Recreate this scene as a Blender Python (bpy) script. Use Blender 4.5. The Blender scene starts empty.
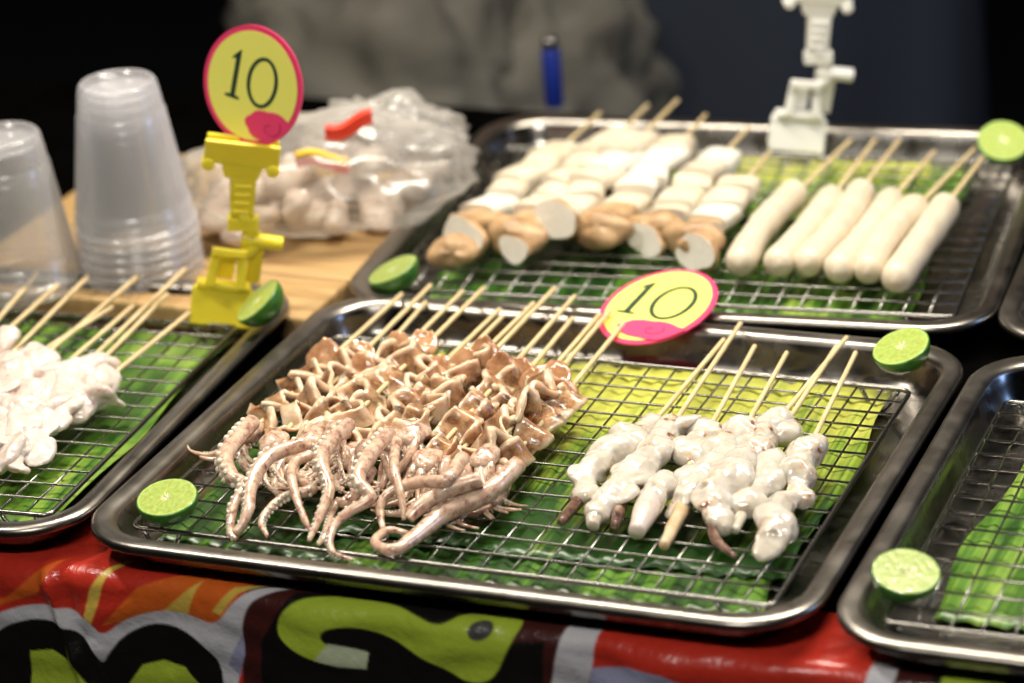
import bpy, bmesh, math, random
import numpy as np
from mathutils import Vector, Matrix, Euler, noise
R_ = math.radians
C = bpy.context.scene.collection
SC = bpy.context.scene

# ------------------------------------------------------------------ camera
# the world axes follow the middle tray: x along its long side, y towards the back of the stall, z up from the table top
YAW = -0.41723575548391
F_PX, PITCH, ROLL = 2989.7598, 0.409056, -0.0809774
W, H = 1024, 683
def rz(v, a):
    c, s = math.cos(a), math.sin(a)
    return Vector((c*v[0]-s*v[1], s*v[0]+c*v[1], v[2]))
_f = Vector((0, math.cos(PITCH), -math.sin(PITCH))); _r = Vector((1, 0, 0)); _u = _r.cross(_f)
_c, _s = math.cos(ROLL), math.sin(ROLL)
CR = rz(_c*_r+_s*_u, -YAW); CU = rz(-_s*_r+_c*_u, -YAW); CF = rz(_f, -YAW)
CP = rz((-0.0117403, -1.6321439, 0.7706091+0.026), -YAW)
cam_d = bpy.data.cameras.new('camera'); cam = bpy.data.objects.new('camera', cam_d); C.objects.link(cam)
cam.matrix_world = Matrix(((CR.x, CU.x, -CF.x, CP.x), (CR.y, CU.y, -CF.y, CP.y), (CR.z, CU.z, -CF.z, CP.z), (0, 0, 0, 1)))
cam_d.sensor_width = 36; cam_d.lens = F_PX*36/1024
cam_d.clip_start = .05; cam_d.clip_end = 200
cam_d.dof.use_dof = True
SC.camera = cam
def at(px, py, z):
    d = CF + CR*((px-W/2)/F_PX) - CU*((py-H/2)/F_PX)
    return CP + d*((z-CP.z)/d.z)
cam_d.dof.focus_distance = (at(430, 455, .03)-CP).dot(CF)
cam_d.dof.aperture_fstop = 4.2
cam_d.dof.aperture_blades = 9

# ------------------------------------------------------------------ night sky, stall lamps, exposure
world = bpy.data.worlds.new('World'); SC.world = world; world.use_nodes = True
wn = world.node_tree; bg = wn.nodes['Background']
sky = wn.nodes.new('ShaderNodeTexSky'); sky.sky_type = 'NISHITA'; sky.sun_disc = False
sky.sun_elevation = R_(-4); sky.sun_rotation = R_(200)
wn.links.new(sky.outputs[0], bg.inputs[0]); bg.inputs[1].default_value = .05
def lamp(name, loc, target, sx, sy, power, col):
    l = bpy.data.lights.new(name, 'AREA'); l.shape = 'RECTANGLE'; l.size = sx; l.size_y = sy; l.energy = power; l.color = col
    o = bpy.data.objects.new(name, l); C.objects.link(o); o.location = loc
    o.rotation_euler = (Vector(target)-Vector(loc)).to_track_quat('-Z', 'Y').to_euler()
    return o
WARM = (1, .92, .79)
lamp('stall_lamp', (.05, .34, 1.0), (.05, .15, 0), 1.1, .05, 23, WARM)
lamp('stall_lamp', (-.7, -.2, 1.2), (-.2, 0, 0), .08, .08, 8, (1, .93, .82))
lamp('stall_lamp', (.25, -1.2, 1.2), (.0, 0, 0), .5, .06, 11.5, (1, .95, .87))
lamp('neighbour_lamp', (2.2, .7, .75), (0, .2, 0), .12, .5, 7, (.3, .5, 1))
vs = SC.view_settings
vs.view_transform = 'Standard'; vs.look = 'None'; vs.gamma = 1; vs.exposure = 0.0; vs.use_curve_mapping = False

# ------------------------------------------------------------------ helpers
def link(o, parent=None):
    C.objects.link(o)
    if parent is not None: o.parent = parent
    return o
def tag(o, label=None, cat=None, group=None, kind=None):
    for k, v in (('label', label), ('category', cat), ('group', group), ('kind', kind)):
        if v: o[k] = v
    return o
def thing(name, label, cat, loc=(0, 0, 0), rot=(0, 0, 0), group=None):
    o = link(bpy.data.objects.new(name, None)); o.location = loc; o.rotation_euler = rot
    o.empty_display_size = .02
    return tag(o, label, cat, group)
def copy_tree(o, parent=None):
    c = o.copy(); C.objects.link(c)
    if parent is not None: c.parent = parent
    for ch in list(o.children): copy_tree(ch, c)
    return c

class MB:
    def __init__(s): s.v = []; s.f = []; s.m = []; s.sm = []
    def add(s, vs_, fs, mat=0, smooth=True):
        b = len(s.v); s.v += [tuple(p) for p in vs_]
        for f in fs: s.f.append([b+i for i in f]); s.m.append(mat); s.sm.append(smooth)
    def box(s, c, d, rot=(0, 0, 0), mat=0, taper=1.0):
        M = Euler(rot).to_matrix(); vs_ = []
        for z in (-1, 1):
            t = taper if z > 0 else 1
            for x, y in ((-1, -1), (1, -1), (1, 1), (-1, 1)):
                vs_.append(Vector(c)+M @ Vector((x*d[0]/2*t, y*d[1]/2*t, z*d[2]/2)))
        s.add(vs_, [(3, 2, 1, 0), (4, 5, 6, 7), (0, 1, 5, 4), (1, 2, 6, 5), (2, 3, 7, 6), (3, 0, 4, 7)], mat, False)
    def tube(s, pts, rad, n=8, mat=0, cap=True, closed=False, flat=1.0):
        pts = [Vector(p) for p in pts]; k = len(pts)
        if not hasattr(rad, '__len__'): rad = [rad]*k
        vs_ = []; up = None
        for i in range(k):
            t = (pts[(i+1) % k]-pts[i-1]) if closed else (pts[min(i+1, k-1)]-pts[max(i-1, 0)])
            t.normalize()
            if up is None:
                up = Vector((0, 0, 1)) if abs(t.z) < .9 else Vector((1, 0, 0))
            up = (up-t*up.dot(t)); up.normalize(); b = t.cross(up)
            for j in range(n):
                a = 2*math.pi*j/n
                vs_.append(pts[i]+(b*math.cos(a)+up*math.sin(a)*flat)*rad[i])
        fs = []
        for i in range(k if closed else k-1):
            i2 = (i+1) % k
            for j in range(n):
                j2 = (j+1) % n
                fs.append((i*n+j, i*n+j2, i2*n+j2, i2*n+j))
        if cap and not closed:
            fs.append(tuple(range(n-1, -1, -1))); fs.append(tuple((k-1)*n+j for j in range(n)))
        s.add(vs_, fs, mat)
    def ball(s, c, r, mat=0, nu=12, nv=8, rot=(0, 0, 0)):
        if not hasattr(r, '__len__'): r = (r, r, r)
        M = Euler(rot).to_matrix(); vs_ = []; c = Vector(c)
        for i in range(1, nv):
            th = math.pi*i/nv
            for j in range(nu):
                a = 2*math.pi*j/nu
                vs_.append(c+M @ Vector((r[0]*math.sin(th)*math.cos(a), r[1]*math.sin(th)*math.sin(a), r[2]*math.cos(th))))
        top = len(vs_); vs_.append(c+M @ Vector((0, 0, r[2]))); vs_.append(c+M @ Vector((0, 0, -r[2])))
        fs = []
        for i in range(nv-2):
            for j in range(nu):
                j2 = (j+1) % nu; fs.append((i*nu+j, (i+1)*nu+j, (i+1)*nu+j2, i*nu+j2))
        for j in range(nu):
            j2 = (j+1) % nu
            fs.append((top, j, j2)); fs.append((top+1, (nv-2)*nu+j2, (nv-2)*nu+j))
        s.add(vs_, fs, mat)
    def lathe(s, prof, n=48, mat=0, capt=False, capb=False):
        vs_ = []
        for r, z in prof:
            for j in range(n):
                a = 2*math.pi*j/n; vs_.append((r*math.cos(a), r*math.sin(a), z))
        fs = []
        for i in range(len(prof)-1):
            for j in range(n):
                j2 = (j+1) % n; fs.append((i*n+j, i*n+j2, (i+1)*n+j2, (i+1)*n+j))
        if capb: fs.append(tuple(range(n-1, -1, -1)))
        if capt: fs.append(tuple((len(prof)-1)*n+j for j in range(n)))
        s.add(vs_, fs, mat)
    def prism(s, poly, z0, z1, mat=0, axes=None):
        n = len(poly); P = lambda x, y, z: (x, y, z) if axes is None else tuple(axes[0]*x+axes[1]*y+axes[2]*z)
        s.add([P(x, y, z0) for x, y in poly]+[P(x, y, z1) for x, y in poly],
              [tuple(range(n-1, -1, -1)), tuple(range(n, 2*n))]+[(i, (i+1) % n, n+(i+1) % n, n+i) for i in range(n)], mat, False)
    def build(s, name, mats, parent=None, bevel=0, seg=2):
        me = bpy.data.meshes.new(name); me.from_pydata(s.v, [], s.f)
        if not isinstance(mats, (list, tuple)): mats = [mats]
        for m in mats: me.materials.append(m)
        me.polygons.foreach_set('material_index', s.m); me.polygons.foreach_set('use_smooth', s.sm)
        me.update()
        o = link(bpy.data.objects.new(name, me), parent)
        if bevel:
            b = o.modifiers.new('bevel', 'BEVEL'); b.width = bevel; b.segments = seg; b.limit_method = 'ANGLE'; b.angle_limit = R_(40)
        return o

def smooth_path(pts, n):
    """Catmull-Rom through pts, n samples."""
    P = [Vector(p) for p in pts]; P = [2*P[0]-P[1]]+P+[2*P[-1]-P[-2]]
    out = []; k = len(P)-3
    for i in range(n):
        u = i/(n-1)*k; a = min(int(u), k-1); t = u-a
        p0, p1, p2, p3 = P[a:a+4]
        out.append(.5*((2*p1)+(p2-p0)*t+(2*p0-5*p1+4*p2-p3)*t*t+(3*p1-p0-3*p2+p3)*t**3))
    return out
def lerp_list(vals, n):
    x = np.linspace(0, len(vals)-1, n); return list(np.interp(x, range(len(vals)), vals))

# ------------------------------------------------------------------ materials
def mat(name, base=(.5, .5, .5), rough=.5, metal=0, **kw):
    m = bpy.data.materials.new(name); m.use_nodes = True
    b = m.node_tree.nodes['Principled BSDF']
    b.inputs['Base Color'].default_value = (*base, 1); b.inputs['Roughness'].default_value = rough; b.inputs['Metallic'].default_value = metal
    for k, v in kw.items(): b.inputs[k.replace('_', ' ')].default_value = v
    return m
def nd(m, t, **kw):
    n = m.node_tree.nodes.new(t)
    for k, v in kw.items():
        if hasattr(n, k): setattr(n, k, v)
        else: n.inputs[k].default_value = v
    return n
def lk(m, a, b): m.node_tree.links.new(a, b)
def bsdf(m): return m.node_tree.nodes['Principled BSDF']
def noise_color(m, cols, scale, detail=4, rough=.6, coord='Object', stretch=None, dist=0):
    """colour ramp over noise in the object's own space; cols = [(pos, rgb)]"""
    tc = nd(m, 'ShaderNodeTexCoord'); nz = nd(m, 'ShaderNodeTexNoise'); nz.inputs['Scale'].default_value = scale
    nz.inputs['Detail'].default_value = detail; nz.inputs['Roughness'].default_value = rough; nz.inputs['Distortion'].default_value = dist
    src = tc.outputs[coord]
    if stretch:
        mp = nd(m, 'ShaderNodeMapping'); mp.inputs['Scale'].default_value = stretch; lk(m, src, mp.inputs[0]); src = mp.outputs[0]
    lk(m, src, nz.inputs[0])
    cr = nd(m, 'ShaderNodeValToRGB'); el = cr.color_ramp.elements
    while len(el) < len(cols): el.new(.5)
    for e, (p, c) in zip(el, cols): e.position = p; e.color = (*c, 1)
    lk(m, nz.outputs[0], cr.inputs[0]); lk(m, cr.outputs[0], bsdf(m).inputs['Base Color'])
    return src, nz, cr
def bump(m, src, scale, strength, dist=.001, detail=4, stretch=None):
    nz = nd(m, 'ShaderNodeTexNoise'); nz.inputs['Scale'].default_value = scale; nz.inputs['Detail'].default_value = detail
    if stretch:
        mp = nd(m, 'ShaderNodeMapping'); mp.inputs['Scale'].default_value = stretch; lk(m, src, mp.inputs[0]); src = mp.outputs[0]
    lk(m, src, nz.inputs[0])
    bp = nd(m, 'ShaderNodeBump'); bp.inputs['Strength'].default_value = strength; bp.inputs['Distance'].default_value = dist
    lk(m, nz.outputs[0], bp.inputs['Height'])
    for n in m.node_tree.nodes:
        if n.type == 'BSDF_PRINCIPLED': lk(m, bp.outputs[0], n.inputs['Normal'])
    return bp
def rough_noise(m, src, scale, lo, hi, stretch=None):
    nz = nd(m, 'ShaderNodeTexNoise'); nz.inputs['Scale'].default_value = scale; nz.inputs['Detail'].default_value = 5
    if stretch:
        mp = nd(m, 'ShaderNodeMapping'); mp.inputs['Scale'].default_value = stretch; lk(m, src, mp.inputs[0]); src = mp.outputs[0]
    lk(m, src, nz.inputs[0])
    mr = nd(m, 'ShaderNodeMapRange'); mr.inputs[1].default_value = .3; mr.inputs[2].default_value = .7
    mr.inputs[3].default_value = lo; mr.inputs[4].default_value = hi
    lk(m, nz.outputs[0], mr.inputs[0]); lk(m, mr.outputs[0], bsdf(m).inputs['Roughness'])

STEEL = mat('steel', rough=.3, metal=1)
_s, _, _ = noise_color(STEEL, [(.3, (.16, .15, .135)), (.7, (.34, .32, .295))], 18, 6)
rough_noise(STEEL, _s, 40, .14, .34); bump(STEEL, _s, 30, .12, .0012, 3)
RIM = mat('scuffed_steel', rough=.42, metal=1)
_s, _, _ = noise_color(RIM, [(.3, (.3, .275, .24)), (.7, (.36, .33, .295))], 40, 4)
rough_noise(RIM, _s, 40, .27, .36); bump(RIM, _s, 700, .05, .0003, 2)
WIRE = mat('wire', (.25, .24, .22), .27, 1)
STICK = mat('bamboo', rough=.6)
_s, _, _ = noise_color(STICK, [(.3, (.58, .42, .2)), (.7, (.74, .6, .36))], 60, 4, stretch=(1, 12, 12)); bump(STICK, _s, 200, .3, .0005)
def flesh(name, cols, scale, rough=.22, sss=.35, coat=.5, bs=.35, rad=(1, .55, .4)):
    m = mat(name, rough=rough)
    b = bsdf(m); b.inputs['Subsurface Weight'].default_value = sss; b.inputs['Subsurface Radius'].default_value = rad
    b.inputs['Subsurface Scale'].default_value = .006; b.inputs['Coat Weight'].default_value = coat; b.inputs['Coat Roughness'].default_value = .08
    src, _, _ = noise_color(m, cols, scale, 5, .65)
    bump(m, src, 260, bs, .0012)
    return m
SQ_PALE = flesh('squid_flesh', [(.3, (.56, .42, .3)), (.45, (.74, .62, .48)), (.75, (.8, .7, .57))], 60)
SQ_SKIN = flesh('squid_skin', [(.3, (.13, .06, .04)), (.42, (.36, .2, .12)), (.58, (.54, .36, .22)), (.75, (.7, .55, .4))], 75, .15, .3, .8)
SQ_FIN = flesh('squid_fin', [(.35, (.3, .14, .065)), (.6, (.5, .29, .155)), (.8, (.64, .46, .29))], 70, .12, .5, .8)
SQ_BODY = flesh('squid_body', [(.28, (.5, .31, .18)), (.45, (.69, .51, .34)), (.75, (.8, .67, .49))], 80, .2, .6, .5, .45)
def _body():
    m = SQ_BODY; b = bsdf(m); base = b.inputs['Base Color'].links[0].from_socket
    tc = nd(m, 'ShaderNodeTexCoord'); nz = nd(m, 'ShaderNodeTexNoise'); nz.inputs['Scale'].default_value = 95; nz.inputs['Detail'].default_value = 6; nz.inputs['Roughness'].default_value = .7; lk(m, tc.outputs['Object'], nz.inputs[0])
    cr = nd(m, 'ShaderNodeValToRGB'); e = cr.color_ramp.elements; e.new(.5); e.new(.6)
    for q, (p, c) in zip(e, ((.34, (.05, .02, .016)), (.45, (.22, .1, .045)), (.58, (.45, .25, .115)), (.74, (.63, .44, .26)))): q.position = p; q.color = (*c, 1)
    lk(m, nz.outputs[0], cr.inputs[0])
    at_ = nd(m, 'ShaderNodeAttribute', attribute_name='skin'); mx = nd(m, 'ShaderNodeMix', data_type='RGBA')
    n2 = nd(m, 'ShaderNodeTexNoise'); n2.inputs['Scale'].default_value = 170; n2.inputs['Detail'].default_value = 3; lk(m, tc.outputs['Object'], n2.inputs[0])
    mm = nd(m, 'ShaderNodeMath', operation='MULTIPLY_ADD'); mm.inputs[1].default_value = 1.2; mm.inputs[2].default_value = -.6; lk(m, n2.outputs[0], mm.inputs[0])
    ad = nd(m, 'ShaderNodeMath', operation='ADD', use_clamp=True); lk(m, at_.outputs['Fac'], ad.inputs[0]); lk(m, mm.outputs[0], ad.inputs[1])
    lk(m, ad.outputs[0], mx.inputs[0]); lk(m, base, mx.inputs[6]); lk(m, cr.outputs[0], mx.inputs[7]); lk(m, mx.outputs[2], b.inputs['Base Color'])
_body()
SQ_ARM = flesh('tentacle_flesh', [(.3, (.16, .07, .055)), (.4, (.42, .25, .18)), (.52, (.63, .45, .33)), (.75, (.75, .6, .46))], 190, .2, .5, .6)
SQ_WHITE = flesh('white_flesh', [(.335, (.22, .1, .07)), (.375, (.54, .41, .3)), (.44, (.6, .54, .45)), (.7, (.69, .66, .6))], 70, .12, .9, .8, .15, (1, .8, .65))
SQ_PINK = flesh('pink_white_flesh', [(.25, (.5, .33, .27)), (.42, (.68, .56, .49)), (.7, (.75, .69, .62))], 60, .22, .45, .6, .3, (1, .7, .55))
SQ_DARK = flesh('dark_squid_skin', [(.35, (.05, .025, .02)), (.55, (.2, .11, .08)), (.75, (.5, .38, .3))], 110, .2, .2)
SQ_TAN = flesh('tan_squid_leg', [(.35, (.55, .36, .18)), (.7, (.75, .6, .42))], 90, .2, .4)
LIME_SKIN = mat('lime_rind', rough=.32, Coat_Weight=.2)
_s, _, _ = noise_color(LIME_SKIN, [(.3, (.018, .1, .008)), (.7, (.07, .21, .02))], 90); bump(LIME_SKIN, _s, 900, .35, .0006)
LIME_IN = mat('lime_flesh', rough=.25, Subsurface_Weight=.3, Subsurface_Scale=.003, Coat_Weight=.35)
_a = nd(LIME_IN, 'ShaderNodeAttribute', attribute_name='tint'); lk(LIME_IN, _a.outputs[0], bsdf(LIME_IN).inputs['Base Color'])
_t = nd(LIME_IN, 'ShaderNodeTexCoord'); bump(LIME_IN, _t.outputs['Object'], 900, .16, .0005)
MUSH = flesh('mushroom_flesh', [(.3, (.5, .4, .27)), (.55, (.67, .59, .45)), (.75, (.73, .67, .55))], 45, .6, .25, 0, .3)
MUSH_CUT = flesh('mushroom_cut', [(.3, (.66, .61, .5)), (.7, (.76, .73, .65))], 60, .6, .25, 0, .2)
MUSH_CAP = flesh('mushroom_cap', [(.3, (.26, .15, .07)), (.55, (.5, .32, .16)), (.8, (.62, .46, .28))], 55, .5, .15, .1, .3)
SAUS = flesh('sausage', [(.3, (.6, .5, .36)), (.7, (.7, .62, .48))], 50, .4, .3, .15, .2)
YPLA = mat('yellow_plastic', (.85, .7, .035), .35, Subsurface_Weight=.15, Subsurface_Scale=.003)
WPLA = mat('white_plastic', (.78, .77, .73), .35)
PINK = mat('pink_card', (.78, .05, .16), .45); YEL = mat('yellow_card', (.82, .8, .16), .45)
INK = mat('green_ink', (.012, .045, .03), .45); PINK2 = mat('dark_pink_ink', (.5, .015, .09), .5)

def leaf_mat(name, a, b, c, scale=95, grad=0):
    m = mat(name, rough=.35, Coat_Weight=.25, Coat_Roughness=.2)
    tc = nd(m, 'ShaderNodeTexCoord')
    mp = nd(m, 'ShaderNodeMapping'); mp.inputs['Scale'].default_value = (scale, 5, 4); lk(m, tc.outputs['Object'], mp.inputs[0])
    nz = nd(m, 'ShaderNodeTexNoise'); nz.inputs['Scale'].default_value = 1; nz.inputs['Detail'].default_value = 4; lk(m, mp.outputs[0], nz.inputs[0])
    n2 = nd(m, 'ShaderNodeTexNoise'); n2.inputs['Scale'].default_value = 14; n2.inputs['Detail'].default_value = 3; lk(m, tc.outputs['Object'], n2.inputs[0])
    ad = nd(m, 'ShaderNodeMath', operation='ADD'); lk(m, nz.outputs[0], ad.inputs[0]); lk(m, n2.outputs[0], ad.inputs[1])
    cr = nd(m, 'ShaderNodeValToRGB'); e = cr.color_ramp.elements; e.new(.5)
    for q, (p, col) in zip(e, ((.43, a), (.5, b), (.58, c))): q.position = p; q.color = (*col, 1)
    hf = nd(m, 'ShaderNodeMath', operation='MULTIPLY'); hf.inputs[1].default_value = .4
    m3 = nd(m, 'ShaderNodeMapping'); m3.inputs['Scale'].default_value = (520, 3, 3); lk(m, tc.outputs['Object'], m3.inputs[0])
    n3 = nd(m, 'ShaderNodeTexNoise'); n3.inputs['Scale'].default_value = 1; n3.inputs['Detail'].default_value = 2; lk(m, m3.outputs[0], n3.inputs[0])
    a3 = nd(m, 'ShaderNodeMath', operation='MULTIPLY_ADD'); a3.inputs[1].default_value = .5; lk(m, n3.outputs[0], a3.inputs[0]); lk(m, ad.outputs[0], a3.inputs[2]); lk(m, a3.outputs[0], hf.inputs[0]); sp = nd(m, 'ShaderNodeSeparateXYZ'); lk(m, tc.outputs['Object'], sp.inputs[0])
    gr = nd(m, 'ShaderNodeMath', operation='MULTIPLY_ADD'); gr.inputs[1].default_value = grad; lk(m, sp.outputs['Y'], gr.inputs[0]); lk(m, hf.outputs[0], gr.inputs[2]); lk(m, gr.outputs[0], cr.inputs[0])
    lk(m, cr.outputs[0], bsdf(m).inputs['Base Color'])
    bp = nd(m, 'ShaderNodeBump'); bp.inputs['Strength'].default_value = .6; bp.inputs['Distance'].default_value = .002
    lk(m, nz.outputs[0], bp.inputs['Height']); lk(m, bp.outputs[0], bsdf(m).inputs['Normal'])
    return m
LEAF_D = leaf_mat('banana_leaf_green', (.008, .034, .004), (.03, .1, .01), (.13, .27, .03))
LEAF_Y = leaf_mat('banana_leaf_yellow', (.015, .07, .006), (.2, .31, .028), (.52, .54, .09), 95, 1.15)
LEAF_M = leaf_mat('banana_leaf_mid', (.02, .075, .007), (.1, .23, .022), (.3, .44, .07))

def film(name, col, opac, rough=.15, gloss=.06):
    m = bpy.data.materials.new(name); m.use_nodes = True; nt = m.node_tree
    nt.nodes.remove(nt.nodes['Principled BSDF'])
    df = nd(m, 'ShaderNodeBsdfDiffuse'); df.inputs[0].default_value = (*col, 1)
    tl = nd(m, 'ShaderNodeBsdfTranslucent'); tl.inputs[0].default_value = (*col, 1)
    gl = nd(m, 'ShaderNodeBsdfGlossy'); gl.inputs['Roughness'].default_value = rough
    tr = nd(m, 'ShaderNodeBsdfTransparent'); a = nd(m, 'ShaderNodeMixShader'); a.inputs[0].default_value = .45
    lk(m, df.outputs[0], a.inputs[1]); lk(m, tl.outputs[0], a.inputs[2])
    lw = nd(m, 'ShaderNodeLayerWeight'); lw.inputs[0].default_value = .35
    mr = nd(m, 'ShaderNodeMapRange'); mr.inputs[3].default_value = opac; mr.inputs[4].default_value = min(1, opac*2.2+.08)
    lk(m, lw.outputs['Facing'], mr.inputs[0]); b = nd(m, 'ShaderNodeMixShader'); lk(m, mr.outputs[0], b.inputs[0]); lk(m, tr.outputs[0], b.inputs[1]); lk(m, a.outputs[0], b.inputs[2])
    m2 = nd(m, 'ShaderNodeMapRange'); m2.inputs[3].default_value = gloss; m2.inputs[4].default_value = min(1, gloss*4); lk(m, lw.outputs['Facing'], m2.inputs[0])
    c = nd(m, 'ShaderNodeMixShader'); lk(m, m2.outputs[0], c.inputs[0]); lk(m, b.outputs[0], c.inputs[1]); lk(m, gl.outputs[0], c.inputs[2])
    lk(m, c.outputs[0], nt.nodes['Material Output'].inputs[0])
    return m
CUP = film('cup_plastic', (.84, .83, .86), .2, .18, .045)
BAG = film('bag_film', (.74, .71, .66), .24, .2, .045)
BAG2 = film('grey_bag_film', (.23, .215, .185), .85, .5, .0)
_df = [n for n in BAG2.node_tree.nodes if n.type == 'BSDF_DIFFUSE'][0]; _tc = nd(BAG2, 'ShaderNodeTexCoord'); _nz = nd(BAG2, 'ShaderNodeTexNoise'); _nz.inputs['Scale'].default_value = 11; _nz.inputs['Detail'].default_value = 3
lk(BAG2, _tc.outputs['Object'], _nz.inputs[0]); _cr = nd(BAG2, 'ShaderNodeValToRGB')
for _e, (_p, _q) in zip(_cr.color_ramp.elements, ((.3, (.15, .14, .12)), (.7, (.27, .255, .215)))): _e.position = _p; _e.color = (*_q, 1)
lk(BAG2, _nz.outputs[0], _cr.inputs[0]); lk(BAG2, _cr.outputs[0], _df.inputs[0])
WOOD = mat('wood', rough=.5)
_s, _, _ = noise_color(WOOD, [(.3, (.3, .17, .06)), (.5, (.46, .29, .12)), (.7, (.58, .4, .18))], 6, 8, .6, stretch=(1, 14, 14), dist=.6); bump(WOOD, _s, 90, .25, .001, stretch=(1, 10, 10))
BLACKTOP = mat('dark_table', rough=.9, Specular_IOR_Level=.0); _s, _, _ = noise_color(BLACKTOP, [(.3, (.0008, .0008, .0008)), (.7, (.002, .0018, .0016))], 15)
GROUND = mat('asphalt', rough=.85); _s, _, _ = noise_color(GROUND, [(.3, (.004, .004, .004)), (.7, (.011, .011, .011))], 30, 8); bump(GROUND, _s, 300, .4, .003)
DENIM = mat('denim', rough=.85); _s, _, _ = noise_color(DENIM, [(.3, (.011, .02, .04)), (.7, (.03, .048, .09))], 30, 8); bump(DENIM, _s, 500, .4, .002)
SHIRT = mat('shirt', (.02, .022, .03), .85); SKINM = mat('skin', (.42, .24, .15), .5, Subsurface_Weight=.15, Subsurface_Scale=.01); HAIR = mat('hair', (.01, .008, .007), .5)

# ------------------------------------------------------------------ setting: ground, table
g = MB(); g.add([(-60, -60, -.76), (60, -60, -.76), (60, 60, -.76), (-60, 60, -.76)], [(0, 1, 2, 3)])
tag(g.build('ground', GROUND), kind='structure')
t = thing('table', 'long dark market table under the steel trays and the printed banner', 'table', (0, 0, -.76))
b = MB(); b.box((0, .23, .743), (2.2, .8, .03)); b.build('tabletop', BLACKTOP, t, .004)
for sx in (-1, 1):
    for sy in (-.12, .54):
        b = MB(); b.box((sx*1.02, sy, .3625), (.05, .05, .725)); b.build('leg', BLACKTOP, t, .003)
t = thing('wooden_board', 'pale wooden board lying on the table behind the cups and yellow clip', 'board', (-.375, .29, 0))
b = MB()
for i in range(4): b.box((0, -.105+i*.0705, .0095), (.29, .069, .017))
b.build('planks', WOOD, t, .0025)

# ------------------------------------------------------------------ trays
TW, TD, TR = .447, .378, .024
def rrect(hx, hy, r, n=10):
    out = []
    for cx, cy, a0 in ((hx-r, hy-r, 0), (-hx+r, hy-r, 90), (-hx+r, -hy+r, 180), (hx-r, -hy+r, 270)):
        for i in range(n+1):
            a = R_(a0+90*i/n); out.append((cx+r*math.cos(a), cy+r*math.sin(a)))
    return out
def tray_mesh():
    m = MB(); prof = [(.0012, -.0055), (0, -.004), (.0003, -.0012), (.0018, .0003), (.0045, .0008), (.0095, .0004), (.0125, -.0006), (.0142, -.0032), (.0165, -.01), (.019, -.0175), (.0215, -.0215), (.026, -.0236)]
    rings = []
    for ins, z in prof: rings.append([(x, y, TR+z) for x, y in rrect(TW/2-ins, TD/2-ins, max(.046-ins*.75, .012))])
    n = len(rings[0]); v = [p for r in rings for p in r]; f = []
    for i in range(len(rings)-1):
        for j in range(n): f.append((i*n+j, i*n+(j+1) % n, (i+1)*n+(j+1) % n, (i+1)*n+j))
    k = (len(rings)-1)*n
    # floor: shrinking rings so that it can sag a little
    last = rings[-1]
    for sc in (.9, .7, .45, .2):
        b0 = len(v); v += [(x*sc, y*sc, .0004+.0003*sc+.0006*noise.noise((x*sc*14, y*sc*14, 3))) for x, y, z in last]
        for j in range(n): f.append((k+j, k+(j+1) % n, b0+(j+1) % n, b0+j))
        k = b0
    f.append(tuple(k+j for j in range(n)))
    m.add(v, f)
    for i in range(7*n): m.m[i] = 1
    return m
def wire(m, p, q, r, n=6): m.tube([p, q], r, n)
RX0, RX1, RY0, RY1, RZ = -.196, .196, -.156, .127, .0185
def make_tray(): 
    o = tray_mesh().build('steel_tray', [STEEL, RIM])
    sd = o.modifiers.new('thickness', 'SOLIDIFY'); sd.thickness = .0008; sd.offset = -1
    return o
def make_rack():
    root = thing('wire_rack', '', 'rack')
    m = MB(); fr = [(x+(RX0+RX1)/2, y+(RY0+RY1)/2, RZ) for x, y in rrect((RX1-RX0)/2, (RY1-RY0)/2, .006, 4)]
    m.tube(fr, .0016, 8, closed=True); m.build('frame', WIRE, root)
    m = MB(); rnd = random.Random(5)
    n = 23
    for i in range(1, n):
        x = RX0+(RX1-RX0)*i/n
        m.tube([(x+rnd.uniform(-.0011, .0011), RY0+(RY1-RY0)*k/4, RZ-.0009+rnd.uniform(-.0004, .0002)) for k in range(5)], .0008, 6)
    n = 15
    for i in range(1, n):
        y = RY0+(RY1-RY0)*i/n
        m.tube([(RX0+(RX1-RX0)*k/4, y+rnd.uniform(-.0012, .0012), RZ+.0009+rnd.uniform(-.0003, .0003)) for k in range(5)], .0008, 6)
    m.build('wire_mesh', WIRE, root)
    for sx in (RX0+.02, RX1-.02):
        for sy in (RY0, RY1):
            l = MB(); l.tube(smooth_path([(sx-.012, sy, RZ-.001), (sx-.006, sy, .006), (sx, sy, .0028), (sx+.006, sy, .006), (sx+.012, sy, RZ-.001)], 14), .0014, 6)
            l.build('leg', WIRE, root)
    return root
TRAYS = {  # place: (x, y, z, turn)
    'mid': (0, 0, 0, 0), 'left': (-.457, -.012, 0, R_(3.5)), 'back': (-.016, .381, .0, R_(5.2)),
    'right': (.4525, .0, .0, R_(0.6)), 'far': (.434, .410, 0, R_(4))}
TL = {'mid': ('steel tray in the middle of the table holding raw squid skewers', 'wire rack under the brown and the white squid skewers of the middle tray'),
      'left': ('steel tray of pinkish white squid in front of the plastic cups', 'wire rack under the pinkish white squid, in front of the plastic cups'),
      'back': ('steel tray holding mushroom and white sausage skewers', 'wire rack under the mushroom and sausage skewers'),
      'right': ('cropped steel tray without skewers, a lime half at its front corner', 'empty wire rack in the tray with one lime half at its corner'),
      'far': ('steel tray cropped at the edge of the photo, beside the sausage tray', 'wire rack in the barely visible tray beside the sausages')}
tray0 = make_tray(); rack0 = make_rack()
def place(p, k):  # tray place -> world
    x, y, z, a = TRAYS[k]; v = rz(p, a); return Vector((v.x+x, v.y+y, v.z+z))
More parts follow.
